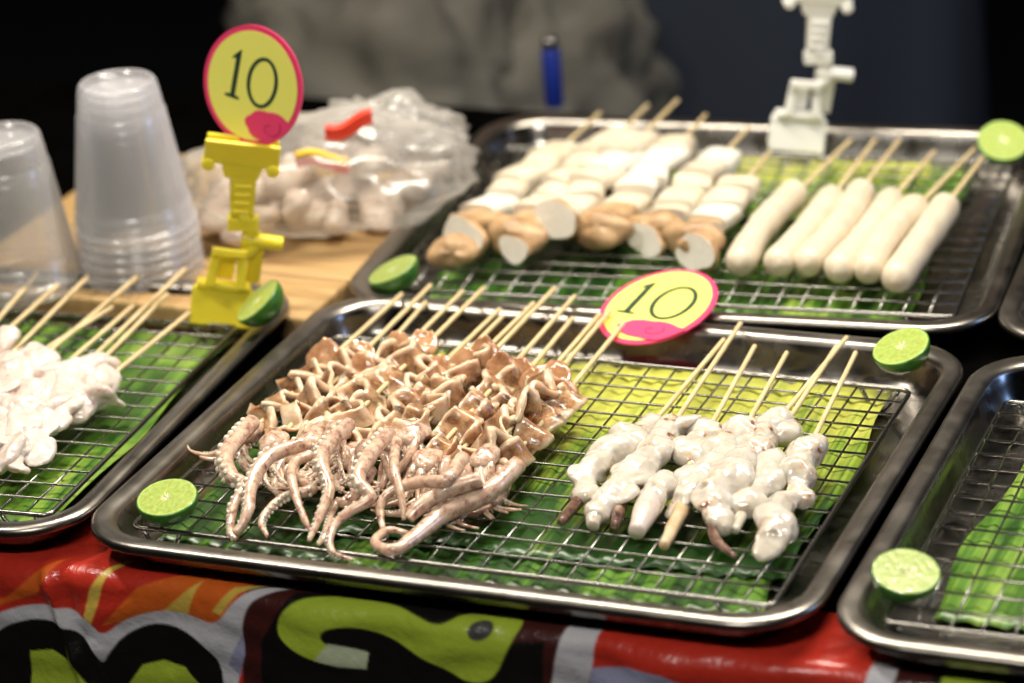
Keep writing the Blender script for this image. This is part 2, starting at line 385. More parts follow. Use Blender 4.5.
for i, (k, (x, y, z, a)) in enumerate(TRAYS.items()):
    o = tray0 if i == 0 else copy_tree(tray0); o.location = (x, y, z); o.rotation_euler = (0, 0, a)
    tag(o, TL[k][0], 'tray', 'steel trays on the table')
    q = rack0 if i == 0 else copy_tree(rack0); q.location = (x, y, z); q.rotation_euler = (0, 0, a)
    tag(q, TL[k][1], 'rack', 'wire racks in the trays')

# banana leaves under the racks
def leaf(k, x0, x1, y0, y1, m, label, turn=0, seed=0, z=.003):
    rnd = random.Random(seed); mb = MB(); nx, ny = 60, 24; v = []
    cx, cy = (x0+x1)/2, (y0+y1)/2
    for j in range(ny+1):
        for i in range(nx+1):
            u, w = i/nx, j/ny
            x = (u-.5)*(x1-x0); y = (w-.5)*(y1-y0)*(1+.02*math.sin(u*9+seed)+.008*math.sin(u*31+seed*2))
            x += .004*math.sin(w*9+seed)
            zz = z+.0018*(1+noise.noise((x*14+seed, y*5, seed)))+.0013*math.sin(x*430+2.2*noise.noise((x*8, y*3, seed)))
            zz += .004*max(0, abs(w-.5)*2-.85)
            v.append((x, y, zz))
    f = [(j*(nx+1)+i, j*(nx+1)+i+1, (j+1)*(nx+1)+i+1, (j+1)*(nx+1)+i) for j in range(ny) for i in range(nx)]
    mb.add(v, f)
    o = mb.build('banana_leaf', m); p = place((cx, cy, 0), k); o.location = p; o.rotation_euler = (0, 0, TRAYS[k][3]+turn)
    sd = o.modifiers.new('thickness', 'SOLIDIFY'); sd.thickness = .0005
    return tag(o, label, 'banana leaf', 'banana leaves under the racks')
leaf('mid', -.185, .06, -.15, .145, LEAF_D, 'dark green banana leaf under the brown squid skewers', R_(-2), 1)
leaf('mid', -.02, .182, -.152, .02, LEAF_D, 'dark green banana leaf piece under the white squid ends', R_(1), 2, .0045)
leaf('mid', -.12, .186, -.115, .142, LEAF_Y, 'yellow-green banana leaf under the sticks of the white squid', R_(1.5), 3, .0065)
leaf('left', -.19, .188, -.15, .14, LEAF_M, 'fresh green banana leaf in the tray before the plastic cups', R_(1), 4)
leaf('back', -.18, .08, -.14, .14, LEAF_D, 'dark banana leaf beneath the mushroom skewers', R_(1), 5)
leaf('back', -.0, .16, -.15, .145, LEAF_M, 'green banana leaf beneath the white sausages', R_(-1), 6, .0045)
leaf('back', -.02, .13, .02, .15, LEAF_Y, 'yellowish banana leaf under the sausage sticks', R_(1), 7, .0065)
leaf('right', -.178, .12, -.125, .13, LEAF_M, 'green banana leaf lying in the tray without skewers', R_(-2), 8)
leaf('far', -.15, .15, -.14, .12, LEAF_D, 'dark green banana leaf in the cropped tray beside the sausages', R_(4), 9)

# ------------------------------------------------------------------ brown squid skewers
RT = RZ+.0018      # top of the rack wires
def frame_of(tip, head):
    d = (tip-head); L = d.length; d.normalize()
    return d, L
def stick_obj(tip, end, parent, r=.0016):
    d = (tip-end); L = d.length
    m = MB(); m.tube([(0, 0, 0), (.004, 0, 0), (L*.5, 0, 0), (L-.0006, 0, 0), (L, 0, 0)], [.0003, r*.9, r, r, r*.75], 8)
    o = m.build('stick', STICK, parent); o.location = end-parent.location
    o.rotation_euler = d.to_track_quat('X', 'Z').to_euler()
    return o
def suckered_tube(path, rad, n, parent, m1, suck=True, rnd=random, side=1, name='tentacle'):
    P = smooth_path(path, n); r = lerp_list(rad, n)
    m = MB(); m.tube(P, r, 10)
    if suck:
        L = 0; nxt = .004
        for i in range(1, n-1):
            L += (P[i]-P[i-1]).length
            if L > nxt and r[i] > .0013:
                tdir = (P[i+1]-P[i-1]).normalized(); b = tdir.cross(Vector((0, 0, 1))).normalized()
                for s in (-.35, .75):
                    dd = (b*side*(.8-.2*s)+Vector((0, 0, s))).normalized()
                    m.ball(P[i]+dd*r[i]*.9, r[i]*.42, 1, 8, 5)
                nxt = L+r[i]*1.0
    o = m.build(name, [m1, SQ_PALE], parent)
    dsp = o.modifiers.new('lumps', 'DISPLACE'); dsp.texture = CLOUD; dsp.strength = .0012; dsp.mid_level = .5; dsp.texture_coords = 'GLOBAL'
    return o
CLOUD = bpy.data.textures.new('lumps', 'CLOUDS'); CLOUD.noise_scale = .008; CLOUD.noise_depth = 2
CLOUD2 = bpy.data.textures.new('big_lumps', 'CLOUDS'); CLOUD2.noise_scale = .017; CLOUD2.noise_depth = 2

def mantle(parent, end, d, L0, L1, seed, wmax=.0095, amp=.0065, waves=4.5, brown=.6):
    rnd = random.Random(seed); b = Vector((-d.y, d.x, 0)).normalized(); nz = d.cross(b)*-1
    if nz.z < 0: nz = -nz
    ro = rnd.choice((-1, 1, 1))*R_(rnd.uniform(25, 75)); b, nz = b*math.cos(ro)+nz*math.sin(ro), nz*math.cos(ro)-b*math.sin(ro)
    n, mring = 110, 14; v = []; f = []; mats = []
    ph = rnd.uniform(0, 6.28); tw0 = rnd.uniform(-.6, .6); tw1 = rnd.uniform(-.5, .5)
    cen = []
    for i in range(n+1):
        s = i/n; a = amp*(.8+.9*noise.noise((s*4, seed, 1)))
        off = a*math.sin(2*math.pi*waves*s+ph+2.2*noise.noise((s*3.5, seed, 7)))
        lat = .006*noise.noise((s*5, seed, 9))
        cen.append(end+d*(L0+(L1-L0)*s+.0012*math.cos(4*math.pi*waves*s))+nz*(off+.001)+b*lat)
    for i in range(n+1):
        s = i/n; t = (cen[min(i+1, n)]-cen[max(i-1, 0)]).normalized()
        tw = tw0+tw1*math.sin(s*6+seed); bb = (b*math.cos(tw)+nz*math.sin(tw)); bb = (bb-t*bb.dot(t)).normalized(); nn = t.cross(bb)
        if nn.dot(nz) < 0 and False: nn = -nn
        w = wmax*(.62+.38*min(1, s*2.2))*(1+.16*math.sin(s*23+seed)+.14*noise.noise((s*9, seed, 3)))
        w *= min(1, (s*14+.35), ((1-s)*14+.35)); th = .0018*(1+.3*noise.noise((s*8, seed, 5)))
        for j in range(mring):
            a = 2*math.pi*j/mring; ca, sa = math.cos(a), math.sin(a)
            curl = .0016*abs(ca)**3
            v.append(cen[i]+bb*w*ca+nn*(th*(.75+.9*abs(ca)**2)*(abs(sa)**.6)*math.copysign(1, sa))-parent.location)
    m = MB(); brn = []
    for i in range(n):
        for j in range(mring):
            j2 = (j+1) % mring; f.append((i*mring+j, i*mring+j2, (i+1)*mring+j2, (i+1)*mring+j))
    for i in range(n+1):
        for j in range(mring):
            a = 2*math.pi*j/mring; s = i/n
            patch = noise.noise((s*6, seed*1.7, 2))*.5+.5
            brn.append(max(0, min(1, (.86-abs(math.cos(a)))/.3))*max(0, min(1, (patch+.45*s-(1.12-brown))/.12+.3)))
    f += [tuple(range(mring-1, -1, -1)), tuple(n*mring+j for j in range(mring))]
    m.v = [tuple(p) for p in v]; m.f = [list(q) for q in f]; m.m = [0]*len(f); m.sm = [True]*len(f)
    o = m.build('mantle', SQ_BODY, parent)
    at_ = o.data.attributes.new('skin', 'FLOAT', 'POINT'); at_.data.foreach_set('value', np.array(brn, dtype=np.float32))
    for tx, st in ((CLOUD2, .005), (CLOUD, .0016)):
        dsp = o.modifiers.new('lumps', 'DISPLACE'); dsp.texture = tx; dsp.strength = st; dsp.mid_level = .5; dsp.texture_coords = 'GLOBAL'
    # amber fin at the stick end
    m = MB(); nf = 12; vv = []; fs = []
    base = end+d*(L1-.006); an = rnd.uniform(.5, 1.2); b = Vector((-d.y, d.x, 0)).normalized(); nz = Vector((0, 0, 1)); fd = d*math.cos(an)+nz*math.sin(an); ww = rnd.uniform(.009, .012); hh = rnd.uniform(.013, .019)
    for side in (0, 1):
        for i in range(nf+1):
            for j in range(nf+1):
                u, w = i/nf*2-1, j/nf
                p = base+b*u*ww*(1-.35*w*w+.2*math.sin(w*3))+fd*w*hh*(1-.3*abs(u)**2.5)
                p = p+d.cross(b)*(.0025*noise.noise((u*2, w*2, seed)))+d*(.003*u*u*w)
                if side: p = p+fd.cross(b).normalized()*.0014
                vv.append(p-parent.location)
    K = (nf+1)**2
    for i in range(nf):
        for j in range(nf):
            q = (i*(nf+1)+j, i*(nf+1)+j+1, (i+1)*(nf+1)+j+1, (i+1)*(nf+1)+j); fs.append(q); fs.append(tuple(K+x for x in reversed(q)))
    ed = [i*(nf+1) for i in range(nf)]+[nf*(nf+1)+j for j in range(nf)]+[(nf-i)*(nf+1)+nf for i in range(nf)]+[nf-j for j in range(nf)]
    for a_, b_ in zip(ed, ed[1:]+ed[:1]): fs.append((a_, b_, K+b_, K+a_))
    m.add(vv, fs); m.build('fin', SQ_FIN, parent)
    return o
SQ = [  # stick end, head (pixels), layer
    ((402, 294), (252, 430), 0), ((431, 285), (276, 440), 1), ((426, 302), (297, 450), 0), ((463, 291), (316, 436), 1),
    ((484, 288), (340, 430), 2), ((500, 309), (352, 452), 0), ((503, 316), (374, 446), 1), ((534, 303), (394, 440), 2),
    ((555, 288), (417, 432), 2), ((575, 296), (430, 458), 1), ((573, 318), (452, 462), 0), ((600, 314), (462, 474), 1),
    ((610, 311), (488, 455), 2), ((625, 322), (503, 470), 0)]
SQL = ['outermost brown squid skewer by the tray rim, its thick suckered arm drooping over the wire',
 'squid skewer beside the outermost one, its long arm curving down to the rack edge',
 'low squid skewer tucked under its neighbours, thin short arms, near the corner lime half',
 'squid skewer with a speckled suckered arm hanging straight, fourth from the lime half',
 'raised squid skewer, curled arm tip over the front wire, fifth from the lime half',
 'squid skewer low in the middle of the brown pile, sixth from the corner lime half',
 'squid skewer with one thin arm hanging down, seventh from the corner lime half',
 'squid skewer high on the pile middle, eighth from the corner lime half',
 'squid skewer in the brown pile middle, ninth from the corner lime half',
 'squid skewer with a smooth arm hooking towards the front wire, tenth from the lime half',
 'low squid skewer in the brown pile, fourth from the end beside the white squid',
 'squid skewer with a plump pale arm lying on others, third from the white squid side',
 'squid skewer on top of the brown pile, second from the white squid side',
 'brown squid skewer nearest the white squid, its big pale arm coiled into a ring']
ARMS = {0: [([(252, 422), (226, 454), (231, 476), (244, 486), (233, 508), (231, 533), (236, 539)], (5, 5.2, 4.6, 3.6, 3, 2.2, 1.2), (22, 20, 16, 13, 8, 3, 2), 1, 1)],
 1: [([(305, 443), (268, 458), (251, 485), (248, 511), (239, 529), (228, 536)], (4.2, 4.6, 4.2, 3.4, 2.4, 1.3), (26, 24, 18, 12, 5, 2), 1, 1)],
 2: [([(310, 455), (294, 463), (292, 481), (303, 516), (312, 535)], (3.2, 3, 2.8, 2, 1.1), (22, 22, 20, 10, 3), 0, 1)],
 3: [([(349, 424), (327, 446), (321, 463), (329, 490), (318, 520), (309, 541)], (4.4, 4.6, 4.4, 3.6, 2.6, 1.3), (30, 28, 26, 18, 9, 3), 1, 1),
     ([(288, 476), (312, 489), (283, 498), (262, 520), (267, 536)], (3, 3.4, 3, 2.3, 1.2), (12, 12, 10, 5, 2), 1, -1)],
 4: [([(389, 432), (367, 459), (358, 481), (371, 498), (349, 512), (332, 530), (332, 551), (353, 560)], (4.4, 4.8, 4.4, 3.6, 3, 2.5, 2, 1.1), (30, 28, 24, 18, 13, 8, 3, 2), 1, 1)],
 6: [([(397, 440), (394, 468), (401, 495), (404, 520)], (3, 2.8, 2.3, 1.2), (30, 27, 18, 7), 0, 1)],
 7: [([(372, 470), (350, 500), (335, 505), (325, 535), (318, 545)], (3.4, 3.2, 2.6, 2, 1.1), (14, 10, 8, 4, 2), 1, 1)],
 9: [([(463, 457), (446, 480), (420, 482), (394, 490), (380, 507), (383, 530)], (4.2, 4.2, 3.6, 3.2, 2.8, 1.5), (30, 27, 22, 17, 10, 3), 0, 1)],
 11: [([(481, 479), (447, 490), (421, 506), (409, 519)], (4.6, 5, 4.6, 3.2), (24, 20, 15, 10), 0, 1)],
 13: [([(518, 464), (486, 494), (446, 512), (420, 533), (394, 550), (375, 543), (388, 530), (412, 534)], (5.2, 5.6, 5.6, 4.6, 3.6, 2.9, 2.2, 1.2), (20, 14, 9, 6, 5, 5, 5, 5), 0, 1)]}
for i, (tp, hp, lay) in enumerate(SQ):
    rnd = random.Random(100+i)
    zh = RT+.009+lay*.0048; zt = RT+.0085+lay*.002
    tip, head = at(*tp, zt), at(*hp, zh)
    d, L = frame_of(tip, head)
    root = thing('squid_skewer', SQL[i], 'squid skewer', (head.x, head.y, RT), group='brown squid skewers in the middle tray')
    stick_obj(tip, head-d*.004, root)
    fl = L*(.50+rnd.uniform(-.04, .04))
    mantle(root, head, d, -.004, fl, 3+i, rnd.uniform(.0085, .0108), rnd.uniform(.0062, .0082), rnd.uniform(4.2, 5.4), rnd.uniform(.5, .85))
    b = Vector((-d.y, d.x, 0)).normalized()
    m = MB(); m.ball((0, 0, 0), (.013, .0085, .0065), 0, 24, 14); o = m.build('squid_head', SQ_ARM, root)
    o.location = head-d*.004-root.location; o.rotation_euler = (0, 0, math.atan2(d.y, d.x))
    dsp = o.modifiers.new('lumps', 'DISPLACE'); dsp.texture = CLOUD; dsp.strength = .005; dsp.texture_coords = 'GLOBAL'
    for px, rad, zs, suck, side in ARMS.get(i, []):
        pts = [at(x, y, RT+max(z, r)*.001)-root.location for (x, y), z, r in zip(px, zs, rad)]
        suckered_tube(pts, [r*.001*1.05 for r in rad], 46, root, SQ_ARM, suck, rnd, side)
    # smaller arms, falling forward on to the wire
    for k in range(6 if i in ARMS else 8):
        th = rnd.uniform(-.38, .38); kap = rnd.choice((-1, 1))*rnd.uniform(8, 30); ln = rnd.uniform(.03, .058); p = head-d*.006+b*rnd.uniform(-.006, .006); p.z += rnd.uniform(-.003, .003)
        path = [p-root.location]; r0 = rnd.uniform(.0017, .0032)
        for q in range(7):
            s = (q+1)/7; th += kap*ln/7*(.5+1.6*s); dirv = (-d*math.cos(th)+b*math.sin(th)); dirv.z = 0
            p = p+dirv*ln/7; p.z = max(RT+.002, p.z-(.004+.002*lay)*s-.0008); path.append(p-root.location)
        suckered_tube(path, [r0, r0, r0*.85, r0*.6, r0*.3], 28, root, SQ_ARM, rnd.random() < .7, rnd, rnd.choice((-1, 1)))

# ------------------------------------------------------------------ white squid skewers
def lump_mesh(name, lobes, mats, parent, voxel=.0011, disp=.006, flap=0):
    m = MB(); rnd = random.Random(len(lobes)*7+int(abs(parent.location.x)*1e5) % 97)
    for c, r in lobes:
        if flap or rnd.random() < .2: m.ball(c-parent.location, (r*rnd.uniform(1.35, 1.8), r*rnd.uniform(.9, 1.15), r*rnd.uniform(.35, .55)), 0, 20, 14, (rnd.uniform(-.7, .7), rnd.uniform(-.6, .6), rnd.uniform(0, 3)))
        else: m.ball(c-parent.location, (r*rnd.uniform(1.2, 1.55), r*rnd.uniform(.95, 1.2), r*rnd.uniform(.7, 1.)), 0, 18, 12, (rnd.uniform(-.4, .4), rnd.uniform(-.4, .4), rnd.uniform(0, 3)))
    for (c, r), (c2, r2) in zip(lobes, lobes[1:]):
        if (c-c2).length < 1.9*(r+r2): m.tube([c-parent.location, c2-parent.location], [r*(.5 if flap else .8), r2*(.5 if flap else .8)], 12)
    o = m.build(name, mats, parent)
    rm = o.modifiers.new('skin', 'REMESH'); rm.mode = 'VOXEL'; rm.voxel_size = voxel; rm.use_smooth_shade = True
    sm = o.modifiers.new('soft', 'SMOOTH'); sm.iterations = 4 if flap else 11; sm.factor = .5
    dp = o.modifiers.new('lumps', 'DISPLACE'); dp.texture = CLOUD2; dp.strength = disp; dp.texture_coords = 'GLOBAL'
    dp = o.modifiers.new('small_lumps', 'DISPLACE'); dp.texture = CLOUD; dp.strength = disp*(.22 if flap else .1); dp.texture_coords = 'GLOBAL'
    return o
c6 = lambda x, y: (520+x/2.2775, 280+y/2.2775)
WS = [  # stick end, flesh end, lobes (x, y, r) in an enlarged view, legs [(path), radii, material]
    ((465, 135), [(300, 330, 30), (255, 370, 46), (205, 395, 46), (155, 445, 40), (150, 485, 30)], [([(150, 480), (120, 520), (92, 552)], (26, 22, 15), SQ_DARK)]),
    ((503, 98), [(345, 335, 50), (305, 395, 46), (255, 445, 50), (215, 490, 42), (175, 530, 30)], [([(225, 490), (225, 530), (215, 560)], (26, 26, 15), SQ_DARK), ([(185, 500), (170, 540), (165, 560)], (28, 26, 18), SQ_WHITE)]),
    ((535, 150), [(425, 350, 42), (385, 395, 42), (330, 465, 44), (300, 505, 38)], [([(310, 480), (285, 530), (265, 575)], (36, 36, 24), SQ_PINK)]),
    ((608, 165), [(505, 350, 48), (465, 400, 48), (415, 450, 46), (365, 505, 36)], [([(375, 510), (350, 560), (328, 605)], (24, 20, 15), SQ_TAN)]),
    ((745, 130), [(575, 335, 46), (530, 395, 50), (480, 455, 58), (435, 495, 52), (455, 545, 32)], [([(440, 545), (445, 590), (490, 630)], (22, 20, 9), SQ_DARK)]),
    ((722, 150), [(595, 345, 42), (565, 415, 46), (560, 465, 42), (520, 510, 36)], [([(520, 500), (500, 545), (490, 570)], (22, 18, 12), SQ_WHITE)]),
    ((765, 165), [(655, 390, 46), (632, 445, 44), (640, 495, 30), (600, 505, 36), (582, 555, 46), (575, 590, 40)], [([(560, 580), (545, 600), (540, 612)], (16, 15, 9), SQ_DARK)])]
WSL = ['white squid skewer beside the brown squid, with a dark purple leg tip', 'white squid skewer second from the brown squid, its stick reaching the sign',
 'white squid skewer ending in a thick pinkish leg', 'white squid skewer with a thin tan leg hanging from its end',
 'largest white squid skewer, a brown leg curling off its front end', 'white squid skewer squeezed between the largest one and the loose outer one',
 'outermost white squid skewer, two separate lumps, nearest the empty tray']
def px_mm(p): return F_PX/((p-CP).dot(CF))*.001
def white_skewer(name_label, tip, pts, legs, group, material, voxel=.0011, disp=.006, flat=1, lift=.0, flap=0):
    ctr = [at(*p, RT+.010) for p, r in pts]; sc = px_mm(ctr[0])
    root = thing('white_squid_skewer', name_label, 'squid skewer', (ctr[-1].x, ctr[-1].y, RT), group=group)
    lob = []
    for p, r in pts:
        rr = r/sc*.001; lob.append((at(*p, RT+rr*.8*flat+lift), rr))
    lump_mesh('squid_flesh', lob, material, root, voxel, disp, flap)
    for path, rad, m in legs:
        rr = [r/sc*.001 for r in rad]
        suckered_tube([at(*p, RT+max(q, .004))-root.location for p, q in zip(path, rr)], rr, 16, root, m, False, name='squid_leg')
    tipp = at(*tip, RT+.010); e = lob[min(2, len(lob)-1)][0]
    # the stick lies along the first lobes
    first = lob[0][0]; d = (first-tipp).normalized(); stick_obj(tipp, tipp+d*((e-tipp).length), root)
    return root
for i, (tp, lob, legs) in enumerate(WS):
    white_skewer(WSL[i], c6(*tp), [(c6(x, y), r/2.2775*.93) for x, y, r in lob],
                 [([c6(*p) for p in path], [r/2.2775*(.62 if m is SQ_DARK else .8) for r in rad], m) for path, rad, m in legs], 'white squid skewers in the middle tray', SQ_WHITE)
c4 = lambda x, y: (x/2.135, 240+y/2.135)
LS = [((80, 72), [(-60, 235, 50), (-100, 290, 55)]), ((125, 95), [(-20, 225, 46), (-50, 290, 50), (-70, 340, 50)]),
      ((188, 78), [(5, 262, 46), (-15, 330, 50), (-20, 400, 55)]), ((240, 143), [(62, 255, 42), (30, 300, 50), (10, 360, 55), (0, 430, 50)]),
      ((297, 75), [(78, 262, 44), (55, 330, 52), (35, 390, 54), (15, 460, 44)]), ((285, 140), [(118, 285, 46), (95, 330, 52), (62, 380, 52), (38, 440, 40), (32, 485, 26)]),
      ((395, 62), [(178, 270, 48), (140, 305, 52), (118, 350, 50), (85, 400, 48), (75, 440, 40)]), ((358, 115), [(200, 275, 46), (170, 320, 48), (140, 360, 44), (115, 390, 42)]),
      ((405, 155), [(225, 300, 38), (205, 335, 44), (175, 350, 44), (235, 340, 24)])]
LSL = ['pinkish white squid skewer farthest from the middle tray, mostly outside the frame', 'pinkish white squid skewer cut by the frame edge, second from it',
 'pinkish white squid skewer third from the frame edge', 'pinkish white squid skewer with a short stick, in the middle of its pile',
 'pinkish white squid skewer whose long stick rises before the tall cup stack', 'pinkish white squid skewer with a narrow tail drooping at its front',
 'pinkish white squid skewer with the longest stick, ending below the yellow clip', 'pinkish white squid skewer under the longest stick, third from the middle tray side',
 'pinkish white squid skewer nearest the middle tray, with a thin brownish stick']
for i, (tp, lob) in enumerate(LS):
    white_skewer(LSL[i], c4(*tp), [(c4(x, y), r/2.135*.9) for x, y, r in lob], [], 'pinkish squid skewers in the tray before the cups', SQ_PINK, .0011, .007, flap=1)

# ------------------------------------------------------------------ mushrooms and sausages in the back tray
def blob_slab(c, size, d, seed, mats, parent, name):
    """an irregular rounded slab of mushroom, cut face across the stick"""
    rnd = random.Random(seed); n, k = 22, 9; v = []; f = []; b = Vector((-d.y, d.x, 0)).normalized(); u = Vector((0, 0, 1))
    sx, sy, sz = size; slope = rnd.uniform(-.35, .35)
    for i in range(k):
        t = i/(k-1)*2-1; e = (1-abs(t)**6)**.4 if abs(t) < 1 else .62; e = max(e, .965)
        for j in range(n):
            a = 2*math.pi*j/n; ca, sa = math.cos(a), math.sin(a)
            q = 3.4; rr = (abs(ca)**q+abs(sa)**q)**(-1/q)*(1+.10*noise.noise((ca*1.2+seed, sa*1.2, t*.5)))
            v.append(Vector(c)+d*(t*sx/2+slope*ca*sy*.4)+b*ca*rr*sy/2*e+u*sa*rr*sz/2*e-parent.location)
    for i in range(k-1):
        for j in range(n): f.append((i*n+j, i*n+(j+1) % n, (i+1)*n+(j+1) % n, (i+1)*n+j))
    m = MB(); m.add(v, f, 0); m.add(v[:n], [tuple(range(n-1, -1, -1))], 1); m.add(v[-n:], [tuple(range(n))], 1)
    return m.build(name, mats, parent, .0015)
def cap_piece(c, r, d, seed, parent, cut=False):
    """a half mushroom cap: brown dome outside, pale cut inside"""
    rnd = random.Random(seed); m = MB(); rings, n = 9, 24; v = []; f = []
    ax = (d*-1+Vector((rnd.uniform(-.6, .6), rnd.uniform(-.6, .6), rnd.uniform(-.1, .9)))).normalized()
    if cut: ax = (d*.6+Vector((.35, .2, -.25))).normalized()
    q = ax.to_track_quat('Z', 'Y')
    for i in range(rings+1):
        th = R_(6+(104-6)*i/rings)
        for j in range(n):
            a = 2*math.pi*j/n; w = 1+.32*noise.noise((math.cos(a)+seed, math.sin(a), th))
            v.append(Vector(c)+q @ Vector((r*math.sin(th)*math.cos(a)*w*1.15, r*math.sin(th)*math.sin(a)*w*.8, r*.55*math.cos(th)*w))-parent.location)
    for i in range(rings):
        for j in range(n): f.append((i*n+j, (i+1)*n+j, (i+1)*n+(j+1) % n, i*n+(j+1) % n))
    m.add(v, f, 0); m.add(v[:n], [tuple(range(n))], 0)
    m.add([p for p in v[-n:]], [tuple(range(n-1, -1, -1))], 1)
    return m.build('mushroom_cap', [MUSH_CAP, MUSH_CUT], parent)
MS = [((600, 113), (462, 240), 0), ((648, 105), (515, 240), 0), ((678, 100), (556, 222), 1), ((706, 115), (600, 232), 0), ((748, 128), (655, 232), 0), ((770, 152), (692, 244), 0)]
MSL = ['mushroom skewer at the outer rim of the back tray, ending in a pale curled cap', 'mushroom skewer second from the outer rim, with a brown cap at its end',
 'mushroom skewer lying on top of the others, showing a white cut end', 'mushroom skewer with a round brown cap, above the lower price sign',
 'mushroom skewer second from the white sausages, with two brown cap pieces', 'mushroom skewer nearest the white sausages']
for i, (tp, hp, lay) in enumerate(MS):
    rnd = random.Random(40+i); zh = RT+.011+lay*.014+(i % 2)*.004
    tip, head = at(*tp, RT+.014+lay*.008), at(*hp, zh); d, L = frame_of(tip, head)
    root = thing('mushroom_skewer', MSL[i], 'mushroom skewer', (head.x, head.y, RT), group='mushroom skewers in the back tray')
    stick_obj(tip, head+d*.002, root)
    fl = L*(.68 if i < 4 else .62); s = .012; k = 0
    while s < fl:
        ln = rnd.uniform(.026, .037); c = head+d*(s+ln/2); c.z += rnd.uniform(-.002, .003)
        blob_slab(c, (ln*1.22, rnd.uniform(.027, .032), rnd.uniform(.014, .019)), (d+Vector((rnd.uniform(-.28, .28), rnd.uniform(-.28, .28), rnd.uniform(-.3, -.02)))).normalized(), i*20+k, [MUSH_CAP if k == 0 and i in (0, 1, 3, 5) else MUSH if rnd.random() < .6 else MUSH_CUT, MUSH_CUT], root, 'mushroom_slice'); k += 1
        s += ln*.93
    cap_piece(head+d*.004, rnd.uniform(.015, .019), d, i+60, root, i in (0, 2))
    if i not in (2, 3):
        cap_piece(head-d*.010+Vector((rnd.uniform(-.014, .014), rnd.uniform(-.004, .004), -.003)), rnd.uniform(.012, .016), d, i+70, root, i in (1, 4, 5))
c3 = lambda x, y: (680+x/2.2767, y/2.2767)
SS = [((265, 440), (140, 598), (390, 318)), ((345, 452), (222, 600), (445, 318)), ((410, 437), (287, 598), (500, 318)), ((480, 457), (360, 613), (580, 345)), ((540, 472), (432, 615), (672, 338)), ((605, 470), (492, 634), (698, 348))]
SSL = ['white sausage on a stick, the one beside the mushrooms', 'white sausage skewer second from the mushrooms', 'white sausage skewer third from the mushrooms',
 'white sausage skewer fourth from the mushrooms', 'white sausage skewer next to the outermost one', 'outermost white sausage skewer, a creased tip facing forward']
for i, (a, b_, tp) in enumerate(SS):
    rnd = random.Random(70+i); r = .0108
    A, B, T = at(*c3(*a), RT+r), at(*c3(*b_), RT+r), at(*c3(*tp), RT+r)
    root = thing('sausage_skewer', SSL[i], 'sausage skewer', (B.x, B.y, RT), group='white sausage skewers in the back tray')
    d = (A-B).normalized(); bb = Vector((-d.y, d.x, 0)); n = 40; L = (A-B).length; pts = []; rad = []
    bend = rnd.uniform(-.006, .006)
    for k in range(n+1):
        s = k/n; x = -r*.7+(L+r*1.4)*s; e = min(s, 1-s)*(L+1.4*r)/(r*1.0)
        rr = r*math.sqrt(max(.0, 1-(1-min(1, e))**2)) if e < 1 else r
        pts.append(d*x+bb*bend*math.sin(math.pi*s)); rad.append(max(rr*(1+.05*noise.noise((s*4, i, 0))), .0012))
    m = MB(); m.tube([p+B-root.location for p in pts], rad, 22); so = m.build('sausage', SAUS, root); dsp = so.modifiers.new('lumps', 'DISPLACE'); dsp.texture = CLOUD2; dsp.strength = .0022; dsp.texture_coords = 'GLOBAL'
    dd = (T-A).normalized(); stick_obj(T, A-dd*.01, root, .0017)

# ------------------------------------------------------------------ lime halves
def lime_mesh(R=.0182, seed=0):
    rnd = random.Random(seed); n, k = 64, 16; v = []; f = []
    for i in range(k+1):
        th = math.pi/2*i/k
        for j in range(n):
            a = 2*math.pi*j/n; w = 1+.02*noise.noise((math.cos(a)*2+seed, math.sin(a)*2, th))
            v.append((R*math.cos(th)*math.cos(a)*w, R*math.cos(th)*math.sin(a)*w, -R*.86*math.sin(th)*w))
    for i in range(k):
        for j in range(n): f.append((i*n+j, (i+1)*n+j, (i+1)*n+(j+1) % n, i*n+(j+1) % n))
    m = MB(); m.add(v, f)
    # rounded lip
    v2 = []
    for rr, z in ((1, 0), (.985, .0006), (.95, .0008)):
        for j in range(n): v2.append((v[j][0]*rr, v[j][1]*rr, z))
    m.add(v2, [(i*n+j, i*n+(j+1) % n, (i+1)*n+(j+1) % n, (i+1)*n+j) for i in range(2) for j in range(n)], 0)
    return m, v
